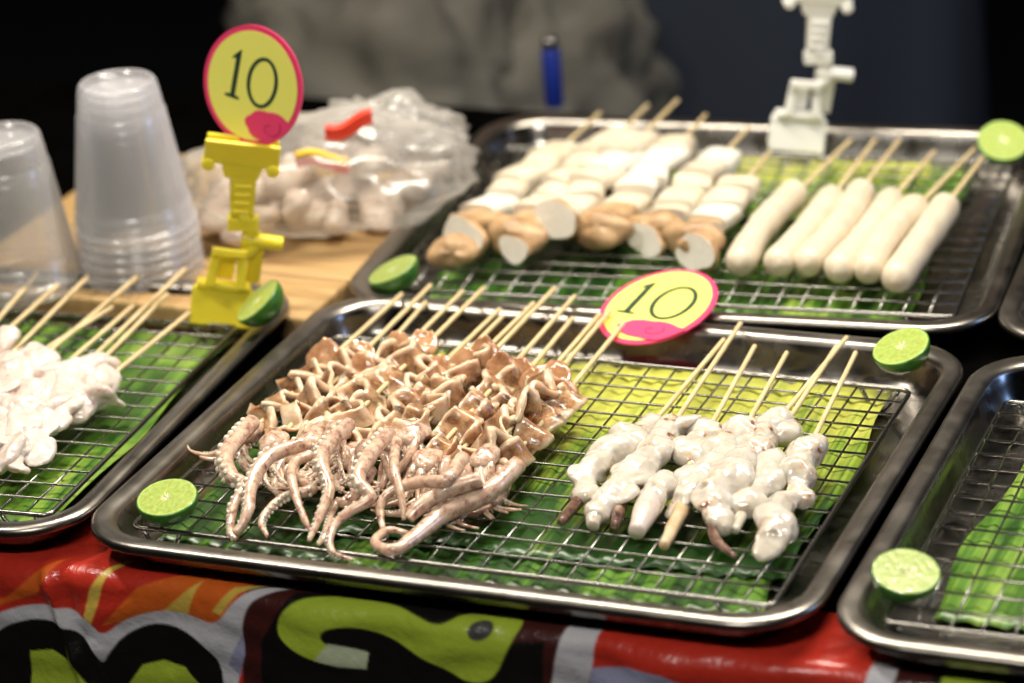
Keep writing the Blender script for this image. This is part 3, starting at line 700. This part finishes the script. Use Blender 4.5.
def lime(p, nrm, label, seed=0, R=.0182):
    root = thing('lime_half', label, 'lime', p, Vector(nrm).to_track_quat('Z', 'Y').to_euler(), 'cut lime halves on the trays')
    m, v = lime_mesh(R, seed); m.build('rind', LIME_SKIN, root)
    nr, na = 36, 180; vv = []; cc = []; rnd = random.Random(seed); off = rnd.uniform(0, 6); ns = 9
    for i in range(nr+1):
        q = i/nr
        for j in range(na):
            a = 2*math.pi*j/na; rr = R*.96*q
            seg = ((a+off+.08*math.sin(5*a+seed)+.05*noise.noise((q*4, a, seed)))*ns/(2*math.pi)) % 1; mem = min(seg, 1-seg)*2*math.pi/ns*q*R
            nz = noise.noise((rr*math.cos(a)*420, rr*math.sin(a)*420, seed))
            base = np.array((.34, .43, .09))*(1+.2*nz)+np.array((.1, .1, .04))*max(0, noise.noise((a*9, q*3, seed)))
            wm = max(0, 1-mem/.0011)*.06*min(1, q*3)
            wc = max(0, min(1, (.2+.2*noise.noise((a*2.5, 0, seed))-q)/.16)); we = max(0, min(1, (q-.9)/.06))
            col = base*(1-wm)+np.array((.55, .68, .28))*wm; col = col*(1-we)+np.array((.4, .54, .14))*we; col = col*(1-wc)+np.array((.62, .64, .4))*wc
            vv.append((rr*math.cos(a), rr*math.sin(a), .0008+.00015*nz-.0006*wc)); cc.append((*col, 1))
    m = MB(); m.add(vv, [(i*na+j, i*na+(j+1) % na, (i+1)*na+(j+1) % na, (i+1)*na+j) for i in range(nr) for j in range(na)])
    o = m.build('cut_face', LIME_IN, root)
    at_ = o.data.color_attributes.new('tint', 'FLOAT_COLOR', 'POINT'); at_.data.foreach_set('color', np.array(cc, dtype=np.float32).ravel())
    return root
VW = lambda r, u, f: CR*r+CU*u-CF*f      # direction seen from the camera: right, up, towards the viewer
lime(at(167, 498, .035), Vector((0, -.05, 1))+VW(-.05, 0, .16), 'lime half lying cut side up at the front corner by the brown squid', 1)
lime(at(258, 301, .045), VW(-.66, .66, .36), 'lime half leaning against the base of the yellow clip', 2, .0185)
lime(at(393, 270, .034), VW(-.42, .82, .36), 'lime half seen edge on, in the corner of the mushroom tray', 3, .0185)
lime(at(901, 347, .037), VW(-.36, .78, .52), 'lime half tilted on the back rim corner near the white squid sticks', 4, .0185)
lime(at(1003, 141, .040), VW(-.05, .55, .8), 'lime half behind the sausage sticks, cut face turned forward', 5, .0185)
lime(at(906, 572, .034), VW(.0, .82, .62), 'lime half at the front corner of the tray without skewers', 6, .0185)

# ------------------------------------------------------------------ price signs and clips
def ell(a, b, n=72, cx=0, cy=0): return [(cx+a*math.cos(2*math.pi*i/n), cy+b*math.sin(2*math.pi*i/n)) for i in range(n)]
def ring(m, ao, bo, ai, bi, cx, cy, z0, z1, mt=0, n=64, thick=None, tilt=0):
    v = []; f = []
    for i in range(n):
        a = 2*math.pi*i/n
        for (p, q, z) in ((ao, bo, z0), (ao, bo, z1), (ai, bi, z1), (ai, bi, z0)):
            x, y = p*math.cos(a), q*math.sin(a); v.append((cx+x+y*tilt, cy+y, z))
    for i in range(n):
        i2 = (i+1) % n
        for k in range(4): f.append((i*4+k, i*4+(k+1) % 4, i2*4+(k+1) % 4, i2*4+k))
    m.add(v, [tuple(reversed(q)) for q in f], mt, False)
def sign(name_label, M, a=.0385, b=.0405, fc=(.019, -.0235), fs=1.4, DS=1.4):
    root = thing('price_sign', name_label, 'price sign', group='round price signs'); root.matrix_world = M
    m = MB(); m.prism(ell(a, b), -.0012, 0, 0); m.prism(ell(a-.0037, b-.0037), .0002, .0005, 1)
    m.build('sign_board', [PINK, YEL], root)
    # the figure 1: a slanting flag, a stem and a foot
    m = MB(); t_ = .0012
    
    m.prism([(DS*x, DS*y) for x, y in [(-.0120, .0120), (-.0092, .0150), (-.0086, .0150), (-.0086, .0000), (-.0086, -.0072), (-.0060, -.0076), (-.0060, -.0088), (-.0138, -.0088), (-.0138, -.0076), (-.0110, -.0072), (-.0110, .0108), (-.0134, .0098)]], .0006, .0009, 0)
    m.build('numeral_one', INK, root)
    m = MB(); ring(m, .0085*DS, .0123*DS, .0066*DS, .0107*DS, .0052*DS, .0032*DS, .0006, .0009); m.build('numeral_zero', INK, root)
    # pink flower at the foot of the sign
    m = MB(); pts = []
    for i in range(60):
        an = 2*math.pi*i/60; rr = .0125*(1+.09*abs(math.sin(3.5*an))+.05*math.sin(2*an+1))
        x, y = fc[0]+rr*fs*math.cos(an), fc[1]+rr*.85*math.sin(an)
        q = math.hypot(x/(a-.0002), y/(b-.0002)); 
        if q > 1: x, y = x/q, y/q
        pts.append((x, y))
    m.prism(pts, .0006, .0011, 0)
    sp = [(fc[0]+.0012*k*.62*math.cos(k*.55+.5), fc[1]+.0012*k*.5*math.sin(k*.55+.5), .00115) for k in range(2, 13)]
    m.tube(smooth_path(sp, 40), .0004, 5, 1)
    m.build('flower', [PINK, PINK2], root)
    return root
def axes(x, y, o):
    x = x.normalized(); y = (y-x*y.dot(x)).normalized(); z = x.cross(y)
    return Matrix(((x.x, y.x, z.x, o.x), (x.y, y.y, z.y, o.y), (x.z, y.z, z.z, o.z), (0, 0, 0, 1)))

def clip(label, base, M, material, lean_deg, up=True):
    """a sign clip: wide base jaw with a loop handle, ball jointed arm, wide upper jaw. local x right, y away, z up, metres"""
    root = thing('sign_clip', label, 'sign clip', group='plastic sign clips'); root.matrix_world = M
    m = MB(); m.box((0, -.004, .011), (.042, .004, .026), (R_(-14), 0, 0)); m.box((0, .006, .011), (.040, .004, .026), (R_(14), 0, 0)); m.box((0, .0, .0255), (.036, .011, .005))
    m.build('base_jaw', material, root, .0012)
    m = MB()
    m.box((-.0085, -.004, .038), (.0065, .0045, .025), (R_(-8), R_(6), 0)); m.box((.0105, -.004, .038), (.0065, .0045, .025), (R_(-8), R_(-4), 0)); m.box((.001, -.0055, .0515), (.0235, .0045, .006), (R_(-8), 0, 0))
    m.build('front_handle', material, root, .0012)
    m = MB(); m.box((.019, .007, .040), (.010, .0045, .028), (R_(10), 0, 0)); m.box((.0, .007, .0365), (.012, .004, .018), (R_(10), 0, 0)); m.build('rear_handle', material, root, .0012)
    ln = MB(); ln.tube([(.012, .002, .050), (.019, .002, .058)], [.0055, .0045], 14); ln.tube([(.008, .002, .060), (.036, .002, .059)], .0052, 18); ln.build('swivel', material, root, .0006)
    k = MB(); k.tube([(.016, .002, .063), (.012, .001, .070)], .005, 14); k.box((.008, .001, .0715), (.021, .010, .009), (0, R_(-6), 0)); k.ball((.008, .001, .076), .0062, 0, 18, 12); k.build('knuckle', material, root, .0008)
    ar = MB(); ar.box((.0055, .001, .091), (.016, .009, .028), (0, R_(-4), 0), taper=1.12)
    for q in range(4): ar.box((.0053, -.0042, .081+q*.006), (.011, .0022, .0025), (0, R_(-4), 0))
    ar.build('arm', material, root, .001)
    j = MB(); j.box((.003, .001, .110), (.022, .010, .013), (0, 0, 0), taper=1.35)
    j.box((.002, -.005, .122), (.050, .004, .017), (R_(8), 0, 0)); j.box((.002, .006, .122), (.048, .004, .017), (R_(-8), 0, 0))
    for sx in (-1, 1): j.tube([(.002+sx*.0215, -.007, .1125), (.002+sx*.0215, .007, .1125)], .0045, 14)
    j.build('upper_jaw', material, root, .0012)
    return root
upz = Vector((0, 0, 1))
fx = Vector((CR.x, CR.y, 0)).normalized()
Mc = axes(fx+Vector((0, 0, .02)), -Vector((CF.x, CF.y, 0))*-1, at(227, 325, .022))
# clip standing frame: x to the viewer's side, z up and leaning a little
def stand(o, lean, turn=0, back=0):
    x = Vector((CR.x, CR.y, 0)).normalized(); x = rz(x, turn); y = upz.cross(x)
    z = (upz+x*lean+y*back).normalized(); x = (x-z*x.dot(z)).normalized(); y = z.cross(x)
    return Matrix(((x.x, y.x, z.x, o.x), (x.y, y.y, z.y, o.y), (x.z, y.z, z.z, o.z), (0, 0, 0, 1)))
M1 = stand(at(220, 320, .018), .22, R_(4))
clip('yellow plastic sign clip gripping the back rim, holding a price sign upright', None, M1, YPLA, 0)
sg = M1 @ Vector((.004, .004, .167))
_z = M1.to_3x3() @ Vector((0, 0, 1)); _x = M1.to_3x3() @ Vector((1, 0, 0))
sign('upright round yellow price sign reading 10, held in the yellow clip', axes(rz(_x, R_(-34))+_z*.0, _z+_x*.04+Vector((CF.x, CF.y, 0))*.03, sg))
M2 = stand(at(795, 147, .020), .17, R_(2))
clip('white plastic sign clip on the back rim behind the sausages', None, M2, WPLA, 0)
_v = Vector((1, -.17, .0)).normalized(); _u2 = (Vector((.17, 1, 0)).normalized()*math.cos(R_(9))+upz*math.sin(R_(9)))
sign('round yellow price sign reading 10 lying tilted on the rim behind the squid', axes(_v, _u2, at(658, 306, .0325)), .037, .047, (.011, -.029), 1.8, 1.7)

# ------------------------------------------------------------------ plastic cups
def cup_mesh():
    m = MB(); h = .106
    pr = [(.0435, 0.0012), (.0442, 0), (.0444, .0018), (.0434, .003), (.0422, .0032), (.0418, .008), (.0412, .016), (.0406, .0165)]
    for k in range(8): z = .02+k*.009; pr.append((.0406-(.0406-.028)*(z-.0165)/(h-.0165), z))
    for k in range(4):
        z = .084+k*.005; r = .0406-(.0406-.0272)*(z-.0165)/(h-.0165); pr += [(r, z), (r-.0005, z+.0012), (r-.0004, z+.003)]
    pr += [(.0262, h-.001), (.0250, h), (.0232, h-.001), (.0225, h-.0035), (.012, h-.0035), (.001, h-.0035)]
    m.lathe(pr, 56, 0, capt=True)
    return m.build('plastic_cup', CUP)
cup0 = cup_mesh()
P1, P2 = at(142, 268, .02), at(22, 282, .02)
def cup_stack(p, n, tilt, labels, group, first):
    for k in range(n):
        c = cup0 if (first and k == 0) else cup0.copy()
        if not (first and k == 0): C.objects.link(c)
        c.location = (p.x+.0004*math.sin(k*2.1)+tilt*k*.007, p.y+.0004*math.cos(k*1.7), .0185+k*.0072); c.rotation_euler = (0, 0, k*.7)
        tag(c, labels, 'plastic cup', group)
cup_stack(P1, 6, 0, 'clear plastic cup nested upside down in the taller stack', 'cups of the taller upside down stack', True)
cup_stack(P2, 2, 0, 'clear plastic cup nested upside down in the shorter stack cut by the frame', 'cups of the shorter upside down stack', False)

# ------------------------------------------------------------------ bag of fish balls
bp = at(352, 232, .0185); bp.z = .0185
root = thing('plastic_bag', 'clear plastic bag of pale meat balls with red and yellow closure strips', 'plastic bag', bp)
rnd = random.Random(9); BALL = flesh('ball_flesh', [(.3, (.5, .36, .27)), (.5, (.62, .5, .4)), (.7, (.7, .62, .52))], 40, .5, .2, 0, .1)
inv = Vector((CR.x, CR.y, 0)).normalized(); inw = Vector((CF.x, CF.y, 0)).normalized()
bi = 0
for q in range(34):
    x = rnd.uniform(-.092, .06); y = rnd.uniform(-.03, .06); z = .013+rnd.choice((0, 0, .02, .034))*(1-abs(x+.015)/.1)
    m = MB(); m.ball((0, 0, 0), (rnd.uniform(.013, .026), rnd.uniform(.009, .014), rnd.uniform(.008, .011)), 0, 20, 14, (rnd.uniform(-.5, .5), rnd.uniform(-.5, .5), rnd.uniform(0, 3)))
    o = m.build('meat_ball', BALL, root); o.location = inv*x+inw*y+upz*z
    dsp = o.modifiers.new('lumps', 'DISPLACE'); dsp.texture = CLOUD2; dsp.strength = .014; dsp.texture_coords = 'GLOBAL'
def crumple(name, rx, ry, rz_, mt, parent, loc, seed, fold=.3, n=70, k=36):
    v = []; f = []
    for i in range(k+1):
        th = math.pi*(i/k)
        for j in range(n):
            a = 2*math.pi*j/n; dx, dy, dz = math.sin(th)*math.cos(a), math.sin(th)*math.sin(a), math.cos(th)
            w = 1+fold*.5*noise.noise((dx*2.2+seed, dy*2.2, dz*2.2))-fold*.75*abs(noise.noise((dx*3.1+seed, dy*3.1, dz*3.1)))-fold*.3*abs(noise.noise((dx*7, dy*7+seed, dz*7)))+fold*.3
            z = dz*rz_*w
            v.append(inv*dx*rx*w+inw*dy*ry*w+upz*max(z, -rz_*.96))
    for i in range(k):
        for j in range(n): f.append((i*n+j, (i+1)*n+j, (i+1)*n+(j+1) % n, i*n+(j+1) % n))
    m = MB(); m.add(v, f); o = m.build(name, mt, parent); o.location = loc; return o
crumple('bag_film', .102, .066, .04, BAG, root, inv*-.015+inw*.015+upz*.041, 4)
crumple('bag_neck', .05, .04, .024, BAG, root, inv*.03+inw*.05+upz*.055, 8, .7)
RED = mat('red_strip', (.75, .05, .02), .4); YST = mat('yellow_strip', (.8, .5, .03), .4)
for (x, y, z, ln, s, col) in ((-.014, -.032, .072, .036, 1, YST), (.006, -.012, .084, .034, -1, RED)):
    m = MB()
    for q in range(2):
        pts = [(inv*(x-ln/2+ln*t)+inw*y+upz*(z+.003*math.sin(t*5*s)-q*.005+(.007*t if s < 0 else -.004*t))) for t in np.linspace(0, 1, 16)]
        m.tube(pts, .0036, 8, q)
    m.build('closure_strip', [col, RED], root)

# ------------------------------------------------------------------ printed banner over the table front
EY = -.181                     # the plane of the hanging front
def on_front(px, py):          # point of the hanging sheet seen at a pixel of the photograph -> (along, down) in millimetres
    d = CF + CR*((px-W/2)/F_PX) - CU*((py-H/2)/F_PX); t_ = (EY-CP.y)/d.y; p = CP+d*t_
    return (p.x*1000, -p.z*1000)
BLK, MAR, REDC, ORA, YLW, WHT, LIL, GRN, PGR, GRY = (.008, .007, .007), (.06, .014, .012), (.56, .036, .02), (.72, .14, .02), (.72, .5, .09), (.62, .62, .66), (.36, .37, .55), (.42, .56, .05), (.55, .62, .42), (.06, .06, .055)
SH = [
 (MAR, [(243, 560), (590, 580), (590, 800), (243, 800)]),
 (BLK, [(290, 590), (420, 590), (545, 615), (540, 800), (270, 800), (262, 640)]),
 (MAR, [(470, 600), (500, 640), (570, 640), (575, 600)]),
 (ORA, [(-40, 604), (11, 592), (57, 552), (41, 589), (-40, 612)]),
 (ORA, [(104, 622), (137, 586), (180, 572), (250, 570), (219, 626), (164, 614)]),
 (YLW, [(158, 614), (197, 580), (186, 618)]), (YLW, [(213, 609), (230, 586), (268, 577), (236, 592), (222, 612)]),
 (YLW, [(84, 622), (90, 588), (108, 552), (116, 553), (104, 578), (99, 604), (93, 622)]),
 (WHT, [(-40, 628), (0, 607), (33, 599), (66, 604), (93, 619), (104, 634), (126, 616), (159, 609), (191, 614), (217, 624), (235, 597), (257, 583), (300, 580), (262, 592), (247, 604), (243, 630), (245, 651), (238, 672), (232, 800), (-40, 800)]),
 (BLK, [(-40, 650), (0, 627), (16, 617), (44, 613), (77, 626), (97, 650), (104, 662), (112, 648), (125, 632), (150, 622), (178, 626), (203, 640), (226, 668), (230, 800), (-40, 800)]),
 (LIL, [(243, 632), (246, 652), (240, 675), (228, 664), (236, 645)]),
 (GRN, [(33, 647), (55, 646), (77, 657), (92, 680), (100, 720), (35, 720)]), (GRN, [(126, 700), (131, 680), (142, 664), (164, 659), (186, 665), (202, 684), (210, 720), (126, 720)]),
 (GRN, [(278, 624), (283, 609), (296, 598), (318, 594), (339, 594), (383, 602), (415, 616), (436, 623), (447, 620), (459, 610), (487, 607), (511, 612), (519, 623), (514, 636), (508, 648), (495, 677), (470, 679), (448, 666), (415, 649), (377, 632), (352, 624), (330, 624), (322, 630), (324, 638), (336, 645), (368, 652), (366, 668), (339, 664), (306, 650), (284, 636)]),
 (PGR, [(330, 640), (368, 652), (366, 668), (339, 664), (318, 655)]),
 (GRY, [(480+12*math.cos(a*.35), 628+9.5*math.sin(a*.35)) for a in range(18)]),
 (WHT, [(566, 600), (600, 600), (592, 667), (560, 800), (530, 800)]),
 (REDC, [(597, 600), (870, 630), (858, 800), (560, 800), (592, 668)]),
 (LIL, [(592, 667), (628, 664), (664, 670), (694, 685), (720, 800), (560, 800)]),
 (WHT, [(868, 655), (895, 655), (886, 800), (846, 800)]), (BLK, [(895, 650), (1100, 650), (1100, 800), (886, 800)]), (MAR, [(895, 655), (930, 660), (926, 800), (887, 800)]),
 (GRN, [(940, 660), (1002, 664), (996, 800), (930, 800)])]
def banner():
    nu, nv = 1000, 300; u = np.linspace(-.44, .56, nu); vlen = np.linspace(-.05, .26, nv)   # along, and down the sheet (negative: on the table top)
    U, V = np.meshgrid(u, vlen); col = np.tile(np.array(REDC), (nv, nu, 1))
    soft = .0006*1000
    def chaikin(P):
        Q = []
        for p, q in zip(P, P[1:]+P[:1]): Q += [(.75*p[0]+.25*q[0], .75*p[1]+.25*q[1]), (.25*p[0]+.75*q[0], .25*p[1]+.75*q[1])]
        return Q
    for c, poly in SH:
        if len(poly) > 10: poly = chaikin(chaikin(poly))
        P = np.array([on_front(*p) for p in poly]); X, Y = U*1000, (V-.0057)*1000
        inside = np.zeros(U.shape, bool); dist = np.full(U.shape, 1e9)
        for (x0, y0), (x1, y1) in zip(P, np.roll(P, -1, 0)):
            cond = ((y0 > Y) != (y1 > Y)); xi = (x1-x0)*(Y-y0)/(y1-y0+1e-12)+x0; inside ^= cond & (X < xi)
            dx, dy = x1-x0, y1-y0; tt = np.clip(((X-x0)*dx+(Y-y0)*dy)/(dx*dx+dy*dy+1e-12), 0, 1)
            dist = np.minimum(dist, np.hypot(X-x0-tt*dx, Y-y0-tt*dy))
        a = np.clip(.5+np.where(inside, dist, -dist)/(2*soft), 0, 1)[..., None]
        col = col*(1-a)+np.array(c)*a
    rad = .010; q = rad*math.pi/2
    top = V < -0.0
    ang = np.clip((V+.0)/rad, 0, math.pi/2)
    y = np.where(V < 0, EY+rad-V, EY+rad-rad*np.sin(ang)); z = np.where(V < 0, 0, -rad+rad*np.cos(ang)); z = np.where(V > q, -rad-(V-q), z)
    # creases: a vertical fold, sag ripples, small buckles
    fold = .0035*np.exp(-((U+.245-(V*.25))/.004)**2)-.002*np.exp(-((U+.235-(V*.25))/.006)**2)
    rip = .0022*np.sin(U*38+2*np.sin(U*11))+.0012*np.sin(U*95+V*60)+.0007*np.sin(V*260+3*np.sin(U*31))*np.clip(V*40, 0, 1)
    k = np.clip((V+.01)/.03, 0, 1)
    y = y-(fold+rip+.002)*k; z = z-.0009+np.where(V < .02, (.0003*np.sin(U*70)+fold*.3)*np.exp(-np.abs(V)/.012)*k, 0)
    vv = np.stack([U, y, z], -1).reshape(-1, 3)
    idx = np.arange(nu*nv).reshape(nv, nu); fq = np.stack([idx[:-1, :-1], idx[1:, :-1], idx[1:, 1:], idx[:-1, 1:]], -1).reshape(-1, 4)
    me = bpy.data.meshes.new('banner'); me.vertices.add(len(vv)); me.vertices.foreach_set('co', vv.ravel()); me.loops.add(fq.size); me.loops.foreach_set('vertex_index', fq.ravel())
    me.polygons.add(len(fq)); me.polygons.foreach_set('loop_start', np.arange(0, fq.size, 4)); me.polygons.foreach_set('use_smooth', np.ones(len(fq), bool)); me.update(calc_edges=True)
    at_ = me.color_attributes.new('print', 'FLOAT_COLOR', 'POINT'); at_.data.foreach_set('color', np.concatenate([col.reshape(-1, 3), np.ones((nu*nv, 1))], 1).astype(np.float32).ravel())
    m = mat('vinyl', rough=.3, Coat_Weight=.3, Coat_Roughness=.15); a = nd(m, 'ShaderNodeAttribute', attribute_name='print'); lk(m, a.outputs[0], bsdf(m).inputs['Base Color'])
    tcn = nd(m, 'ShaderNodeTexCoord'); bump(m, tcn.outputs['Object'], 50, .5, .006, 6); me.materials.append(m)
    o = link(bpy.data.objects.new('banner', me)); sd = o.modifiers.new('thickness', 'SOLIDIFY'); sd.thickness = .0006
    tag(o, 'glossy red vinyl banner with green and white lettering hung over the table front', 'banner')
banner()

# ------------------------------------------------------------------ behind the stall: low shelf, grey bags, a standing person
def P3(px, py, dist):
    d = CF + CR*((px-W/2)/F_PX) - CU*((py-H/2)/F_PX); return CP+d*dist
o0 = P3(470, 40, 2.75)
t = thing('low_table', 'low dark table behind the stall carrying grey plastic bags', 'table', (o0.x, o0.y, -.76))
zt = .50
b = MB(); b.box((0, 0, zt-.015), (.62, .45, .03), (0, 0, -YAW)); b.build('tabletop', BLACKTOP, t, .003)
for sx in (-.27, .27):
    for sy in (-.18, .18):
        p = rz((sx, sy, 0), -YAW); b = MB(); b.box((p.x, p.y, (zt-.03)/2), (.04, .04, zt-.03), (0, 0, -YAW)); b.build('leg', BLACKTOP, t, .003)
for i, (px, py, r, lab) in enumerate([(385, 0, .15, 'rumpled grey plastic bag behind the upright price sign'), (485, 12, .15, 'rumpled grey plastic bag behind the mushroom tray corner'), (565, 22, .10, 'darker rumpled plastic bag beside the standing person')]):
    p = P3(px, py, 2.72+.06*i); z0 = -.76+zt
    hgt = max(.1, p.z-z0+.05)
    o = crumple('plastic_bag', r, r*.8, hgt/1.9, BAG2, None, (p.x, p.y, z0+hgt/1.95), 20+i, .45)
    tag(o, lab, 'plastic bag', 'grey bags behind the stall')
BLUE = mat('blue_plastic', (.005, .02, .2), .5)
p = P3(552, 72, 2.5)
print('blue', p)
lr = thing('lighter', 'small blue plastic lighter standing against the grey bags', 'lighter', (p.x, p.y, p.z-.03))
m = MB(); m.tube([(0, 0, 0), (0, 0, .05)], .008, 16); m.build('lighter_body', BLUE, lr, .001)
m = MB(); m.tube([(0, 0, .05), (0, 0, .06)], .007, 12); m.build('lighter_cap', mat('lighter_steel', (.5, .5, .5), .3, 1), lr, .001)

def skin_body(name, pts, edges, radii, m, parent, loc, levels=2):
    me = bpy.data.meshes.new(name); me.from_pydata(pts, edges, []); me.materials.append(m)
    o = link(bpy.data.objects.new(name, me), parent); o.location = loc
    sk = o.modifiers.new('skin', 'SKIN'); sk.use_smooth_shade = True
    for v, r in zip(me.skin_vertices[0].data, radii): v.radius = r if hasattr(r, '__len__') else (r, r)
    me.skin_vertices[0].data[0].use_root = True
    ss = o.modifiers.new('sub', 'SUBSURF'); ss.levels = ss.render_levels = levels
    return o
pp = P3(772, 60, 3.0)
per = thing('person', 'person in dark navy clothes standing behind the sausage tray', 'person', (pp.x, pp.y, -.76), (0, 0, -YAW))
# one continuous figure: pelvis, spine, neck, head, arms, legs
pts = [(0, 0, .92), (0, 0, 1.08), (0, .01, 1.26), (0, .01, 1.40), (0, .0, 1.48), (0, -.01, 1.56), (0, -.02, 1.66),
       (.17, .01, 1.38), (.25, .03, 1.12), (.24, -.08, .90), (.235, -.11, .83), (-.17, .01, 1.38), (-.25, .03, 1.12), (-.24, -.08, .90), (-.235, -.11, .83),
       (.095, 0, .84), (.105, -.01, .48), (.11, .01, .1), (.115, -.12, .04), (-.095, 0, .84), (-.105, -.01, .48), (-.11, .01, .1), (-.115, -.12, .04)]
edges = [(0, 1), (1, 2), (2, 3), (3, 4), (4, 5), (5, 6), (3, 7), (7, 8), (8, 9), (9, 10), (3, 11), (11, 12), (12, 13), (13, 14), (0, 15), (15, 16), (16, 17), (17, 18), (0, 19), (19, 20), (20, 21), (21, 22)]
rad = [(.15, .11), (.14, .1), (.16, .11), (.13, .09), .055, .075, .08, .06, .043, .032, .03, .06, .043, .032, .03, .095, .065, .045, .04, .095, .065, .045, .04]
skin_body('body', pts, edges, rad, SKINM, per, (0, 0, 0))
jp = [(0, 0, .93), (.095, 0, .82), (.105, -.01, .48), (.11, .01, .09), (-.095, 0, .82), (-.105, -.01, .48), (-.11, .01, .09)]
skin_body('jeans', jp, [(0, 1), (1, 2), (2, 3), (0, 4), (4, 5), (5, 6)], [(.165, .125), .112, .082, .066, .112, .082, .066], DENIM, per, (0, 0, 0))
sp = [(0, 0, .96), (0, 0, 1.10), (0, .01, 1.27), (0, .01, 1.41), (.17, .01, 1.385), (.235, .025, 1.18), (-.17, .01, 1.385), (-.235, .025, 1.18)]
skin_body('shirt', sp, [(0, 1), (1, 2), (2, 3), (3, 4), (4, 5), (3, 6), (6, 7)], [(.165, .125), (.155, .115), (.175, .125), (.14, .1), .075, .06, .075, .06], SHIRT, per, (0, 0, 0))
m = MB(); m.ball((0, .005, 1.66), (.085, .1, .1), 0, 20, 14); m.build('hair', HAIR, per)

av = []; fs = []; na, nb = 40, 20
for j in range(nb+1):
    for i in range(na+1):
        u, w = i/na*2-1, j/nb; an = u*1.25
        av.append((.2*math.sin(an)*(1+.08*w), -.175*math.cos(an)-.03-.012*math.sin(u*9+w*2)*w, 1.0-.5*w))
fs = [(j*(na+1)+i, (j+1)*(na+1)+i, (j+1)*(na+1)+i+1, j*(na+1)+i+1) for j in range(nb) for i in range(na)]
m = MB(); m.add(av, fs); ap = m.build('apron', mat('apron_cloth', (.009, .014, .026), .95), per); sd = ap.modifiers.new('thickness', 'SOLIDIFY'); sd.thickness = .002
